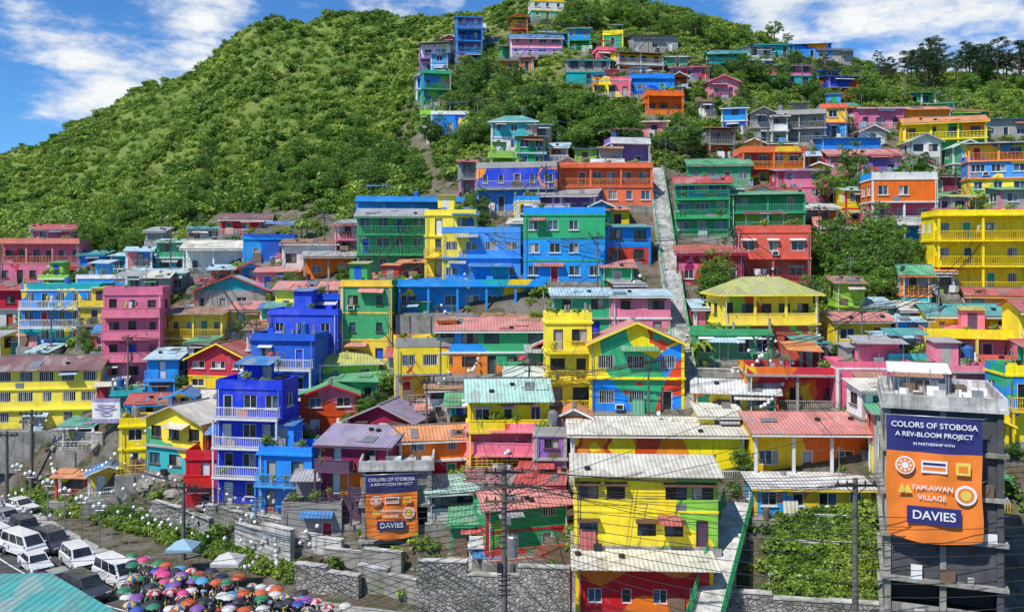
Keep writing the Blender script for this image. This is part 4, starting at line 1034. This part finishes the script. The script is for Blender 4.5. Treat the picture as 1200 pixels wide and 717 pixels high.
UM=[umb(*c) for c in (((.04,.08,.35),(.04,.08,.35)),((.55,.06,.2),(.55,.06,.2)),((.45,.03,.03),(.5,.5,.48)),((.03,.03,.05),(.03,.03,.05)),((.08,.3,.5),(.08,.3,.5)),((.2,.08,.3),(.2,.08,.3)),((.03,.03,.03),(.03,.03,.03)),((.55,.55,.53),(.55,.55,.53)),((.03,.2,.1),(.03,.2,.1)),((.6,.42,.05),(.05,.1,.35)),((.5,.1,.03),(.5,.1,.03)))]
placed=[]
for _ in range(9000):
    if len(placed)>=210: break
    u=R.uniform(150,400); f=VH+CZ*F/prof(u)[0][1]; lim=max(f+5,680+(u-165)*.26); v=R.uniform(lim,750)
    y=CZ*F/(v-VH); x=(u-600)/F*y
    if any((x-a)**2+(y-b)**2<.55**2 for a,b in placed): continue
    if u<215 and v<700 and R.random()<.5: continue
    placed.append((x,y)); k=R.randrange(3); a=R.uniform(0,6.28)
    zz=0.02
    for i in range(len(RP)-1):
        dd=(RP[i+1]-RP[i]).normalized(); q=Vector((x,y))-RP[i]; s=q.dot(dd); o_=-q.x*dd.y+q.y*dd.x
        if 0<=s<=(RP[i+1]-RP[i]).length and 5.5<=o_<=7.5: zz=.15
    um=R.random()<.42
    if um: k=2
    link('person',PPL[k],(x,y,zz),a,R.uniform(.92,1.04))
    if um: link('umbrella',R.choice(UM),(x+.19*math.cos(a)+.29*math.sin(a),y+.19*math.sin(a)-.29*math.cos(a),zz+1.38-.3*R.random()*.3),R.uniform(0,6),R.uniform(.85,1.05))
for (u,v,c) in ((215,676,(.25,.4,.5)),(268,694,(.5,.5,.48))):
    y=CZ*F/(v-VH)+1; x=(u-600)/F*y; m=MB([simple('tent_fabric',c,.6),METAL]); h=1.0
    for sx in (-h,h):
        for sy in (-h,h): m.tube((sx,sy,0),(sx,sy,2.2),.03,m=1,n=6)
    cs=[(-h-.1,-h-.1),(h+.1,-h-.1),(h+.1,h+.1),(-h-.1,h+.1)]
    for i in range(4):
        a,b=cs[i],cs[(i+1)%4]; m.poly([(*a,2.2),(*b,2.2),(0,0,2.8)]); m.quad((*a,1.95),(*b,1.95),(*b,2.2),(*a,2.2))
    m.obj('canopy_tent',None,(x,y,0.02))

# ------------------------------------------------------------------ poles, wires, balloons
POLEC=concrete('pole_concrete',(.16,.15,.14))
def pole(x,y,h,arms=2,tr=False):
    m=MB([POLEC,METAL,WOOD,BLACK]); z=H(x,y)
    m.tube((0,0,-1),(0,0,h),.22,.15,10)
    for k in range(arms):
        zz=h-.4-k*.9; m.box(-1.25,1.25,-.2,-.08,zz-.07,zz+.07,2 if k else 3)
        for xx in (-1.1,-.55,.55,1.1): m.tube((xx,-.14,zz+.07),(xx,-.14,zz+.3),.07,.04,6,3)
        m.tube((-.7,-.12,zz),(0,-.12,zz-.6),.03,m=3,n=5); m.tube((.7,-.12,zz),(0,-.12,zz-.6),.03,m=3,n=5)
    if tr:
        m.tube((.5,-.1,h-5.6),(.5,-.1,h-4.4),.36,.36,14,1); m.tube((.5,-.1,h-4.4),(.5,-.1,h-4.3),.38,.3,14,1)
        for a in (-.15,.15): m.tube((.5+a,-.1,h-4.3),(.5+a,-.1,h-3.95),.05,.04,6,3)
        m.box(.1,.3,-.15,.05,h-5.4,h-5.2,1); m.box(-.45,-.15,-.25,.0,h-6.6,h-6.0,3); m.box(.15,.4,-.3,-.05,h-3.6,h-3.1,1)
        for k in range(5): m.box(-.4,.4,-.2,-.12,h-6.8-.3*k,h-6.74-.3*k,3)
    return m.obj('utility_pole',None,(x,y,z))
def sph(m,c,r,mi=0):
    n,k=8,5; base=len(m.v); c=Vector(c)
    for i in range(k+1):
        ph=math.pi*i/k
        for j in range(n): th=2*math.pi*j/n; m.v.append((c.x+r*math.sin(ph)*math.cos(th),c.y+r*math.sin(ph)*math.sin(th),c.z-r*1.12*math.cos(ph)))
    for i in range(k):
        for j in range(n): jj=(j+1)%n; m.f.append((base+i*n+j,base+i*n+jj,base+(i+1)*n+jj,base+(i+1)*n+j)); m.m.append(mi)
def lamp(x,y,h,z=0):
    m=MB([METAL,WHITE]); m.tube((0,0,0),(0,0,h),.08,.05,8); m.tube((-.45,0,h-.25),(.45,0,h-.25),.03,n=6); m.tube((0,0,0),(0,0,.3),.16,.12,8)
    for xx in (-.45,0,.45):
        m.tube((xx,0,h-.28 if xx else h-.1),(xx,0,h-.05 if xx else h+.1),.05,n=6); sph(m,(xx,0,h+.12+(.18 if xx==0 else 0)),.19,1)
    m.obj('street_lamp',None,(x,y,z))
P0=pt(591,545,55); pole(P0.x,P0.y,P0.z,3,True)
q=pt(37,480,93.5); pole(q.x,q.y,q.z-H(q.x,q.y),2); q2=pt(8,505,91); pole(q2.x,q2.y,q2.z-H(q2.x,q2.y),1)
q3=pt(1012,560,53.5); pole(q3.x-.5,q3.y,q3.z,1)
q4=pt(215,565,76); pole(q4.x,q4.y,q4.z,1)
for i in range(4,30,2):
    d=(RP[i+1]-RP[i]).normalized(); nn=Vector((-d.y,d.x)); c=RP[i]+nn*7.2
    if 560<VH+CZ*F/c.y<720: lamp(c.x,c.y,3.6,.15)
wm_=simple('black_cable',(.02,.02,.02),.6)
def wires(L,r=.02):
    cu=bpy.data.curves.new('overhead_wires','CURVE'); cu.dimensions='3D'; cu.bevel_depth=r; cu.bevel_resolution=1; cu.materials.append(wm_)
    for a,b,sag in L:
        s=cu.splines.new('POLY'); N=16; s.points.add(N)
        for i in range(N+1):
            t=i/N; p=Vector(a).lerp(Vector(b),t); p.z-=sag*4*t*(1-t); s.points[i].co=(*p,1)
    o=bpy.data.objects.new('overhead_wires',cu); COL.objects.link(o)
L=[]
top=P0
for k,dx in enumerate((-1.1,-.55,.55,1.1)):
    a=top+Vector((dx,-.1,-.2)); 
    L.append((a,pt(1340,520+k*8,50),1.2)); L.append((a,pt(-180,560+k*10,74),2.2))
    a2=top+Vector((dx,-.1,-1.1)); L.append((a2,(q3.x-.5,q3.y,q3.z-.3),.6+.2*k)); L.append((a2,pt(1340,600+k*9,48),1.0+.3*k)); L.append((a2,(q4.x,q4.y,q4.z-.15*k),.6+.2*k))
for k in range(9):
    a=top+Vector((0,-.2,-2.2-.35*k)); L.append((a,pt(1340,610+k*14,47),1+.25*k)); L.append((a,pt(-100,660+k*12,66),1.2+.25*k)); L.append((a,(q4.x,q4.y,q4.z-.3*k),.9+.15*k))
for (u,v) in ((660,540),(768,330),(700,520),(520,500),(470,560),(880,520),(560,590),(840,580),(430,470),(1000,500),(640,590),(690,480),(740,250),(610,470),(905,570),(545,440),(385,540),(960,440)):
    y=ydep(u,v+20); L.append((top+Vector((0,0,-1.5-R.random())),pt(u,v,y-.5),R.uniform(.4,1.0)))
for k in range(4): L.append((Vector((q.x,q.y,q.z-.3*k-.2)),Vector((q4.x,q4.y,q4.z-.1)),.9)); L.append((Vector((q.x,q.y,q.z-.3*k-.2)),pt(-200,470,100),.9))
mast=[(300,440),(255,375),(150,455),(420,390),(470,320),(560,330),(700,340),(640,250),(780,215),(860,330),(960,300),(1010,430),(900,470),(760,500),(620,500),(500,520),(1100,400),(1120,250),(1000,190),(900,180),(830,110),(700,130),(560,160),(510,75),(640,60),(760,80),(940,110),(1060,120),(380,300),(200,330),(60,420),(1160,320)]
MP=[]
for (u,v) in mast:
    x,y,z=onhill(u,v); hh=6.0; m=MB([POLEC,BLACK]); m.tube((0,0,-1),(0,0,hh),.12,.08,8); m.box(-.6,.6,-.12,-.05,hh-.5,hh-.4,1); m.box(-.35,.35,-.12,-.05,hh-1.1,hh-1.02,1)
    for xx in (-.55,.55): m.tube((xx,-.08,hh-.4),(xx,-.08,hh-.2),.04,n=5,m=1)
    m.obj('utility_pole',None,(x,y,z)); MP.append(Vector((x,y,z+hh-.3)))
for i,a in enumerate(MP):
    nb=sorted(range(len(MP)),key=lambda j:(MP[j]-a).length)[1:4]
    for j in nb:
        for o in (-.5,.5,0): L.append((a+Vector((o,-.08,0 if o else -.7)),MP[j]+Vector((o,-.08,0 if o else -.7)),.5+R.random()*.5))
    for _ in range(4):
        c=[f for f in FOOT if (f[0]-a.x)**2+(f[1]-a.y)**2<12**2]
        if c: f=R.choice(c); L.append((a,(f[0]+R.uniform(-1,1),f[1]-f[2],a.z-R.uniform(2,4)+(f[1]-a.y)*.5),.4))
wires(L)
bs=MB([WHITE,wm_])
for _ in range(50):
    u=R.uniform(-10,420) if R.random()<.75 else R.uniform(420,1150); v=R.uniform(400,650) if u<420 else R.uniform(280,520)
    du=R.uniform(-90,110); dv=R.uniform(-40,50)
    a=pt(u,v-14,ydep(u,v+8)-1.2); b=pt(u+du,v+dv-14,ydep(u+du,v+dv+8)-1.2); n=R.randrange(4,9); pr=a
    for i in range(n+1):
        p=a.lerp(b,i/n); p.z-=.6*4*(i/n)*(1-i/n)
        if i: bs.tube(pr,p,.01,m=1,n=4,cap=False)
        sph(bs,(p.x,p.y,p.z-.2),R.uniform(.12,.2)); pr=p
bs.obj('balloon_garland',smooth=True)

# ------------------------------------------------------------------ world, sun, camera
W=bpy.data.worlds.new('World'); SC.world=W; W.use_nodes=True; nt=W.node_tree
bg=nt.nodes['Background']; bg.inputs['Strength'].default_value=.09
EL=54; sd=Vector((-.60,-.62)); rot=math.atan2(sd.x,sd.y)
sk=nd(nt,'ShaderNodeTexSky',sky_type='NISHITA'); sk.sun_disc=False; sk.sun_elevation=math.radians(EL); sk.sun_rotation=rot; sk.air_density=1.0; sk.dust_density=.4; sk.ozone_density=3.0; sk.altitude=1500
tc=nd(nt,'ShaderNodeTexCoord').outputs['Generated']
mp=nd(nt,'ShaderNodeMapping'); mp.inputs['Scale'].default_value=(3.6,3.6,9.5); mp.inputs['Location'].default_value=(.3,.0,.4); lk(nt,tc,mp.inputs[0])
n1=noi(nt,mp.outputs[0],1.5,12,.64)
def lobe(d,c0,amp):
    d=Vector(d).normalized(); dp=nd(nt,'ShaderNodeVectorMath',operation='DOT_PRODUCT'); lk(nt,tc,dp.inputs[0]); dp.inputs[1].default_value=d
    return mapr(nt,dp.outputs['Value'],c0,1,0,amp)
s=mth(nt,'ADD',n1,lobe((-.42,1,.27),.989,.16)); s=mth(nt,'ADD',s,lobe((.48,1,.27),.982,.25)); s=mth(nt,'ADD',s,lobe((-.56,1,.19),.993,.13)); s=mth(nt,'ADD',s,lobe((.26,1,.29),.997,.16)); s=mth(nt,'ADD',s,lobe((-.12,1,.29),.997,.12))
cf=mapr(nt,s,.56,.75,0,1); cf.node.interpolation_type='SMOOTHSTEP'
shade=mapr(nt,noi(nt,mp.outputs[0],3,6,.6),.35,.65,0,1)
skc=mix(nt,1,sk.outputs[0],(.62,1.18,1.7),'MULTIPLY')
cc=mix(nt,shade,(7.6,8.4,9.4),(10.8,10.9,11.0))
lk(nt,mix(nt,cf,skc,cc),bg.inputs['Color'])
sl=bpy.data.lights.new('sun','SUN'); sl.energy=5.0; sl.angle=math.radians(.5); sl.color=(1,.96,.89)
so=bpy.data.objects.new('sun',sl); COL.objects.link(so)
e=math.radians(EL); dv=Vector((math.sin(rot)*math.cos(e),math.cos(rot)*math.cos(e),math.sin(e))); so.rotation_euler=dv.to_track_quat('Z','Y').to_euler(); so.location=dv*200
cam=bpy.data.cameras.new('camera'); co=bpy.data.objects.new('camera',cam); COL.objects.link(co); SC.camera=co
co.location=(0,0,CZ); co.rotation_euler=(math.pi/2,0,0); cam.sensor_width=36; cam.lens=36*F/1200; cam.shift_y=-58.5/1200; cam.clip_end=12000; cam.clip_start=.5
SC.view_settings.view_transform='Standard'; SC.view_settings.look='None'; SC.view_settings.exposure=0
print('houses',len(FOOT),'shrubs',len(P1),len(PG))
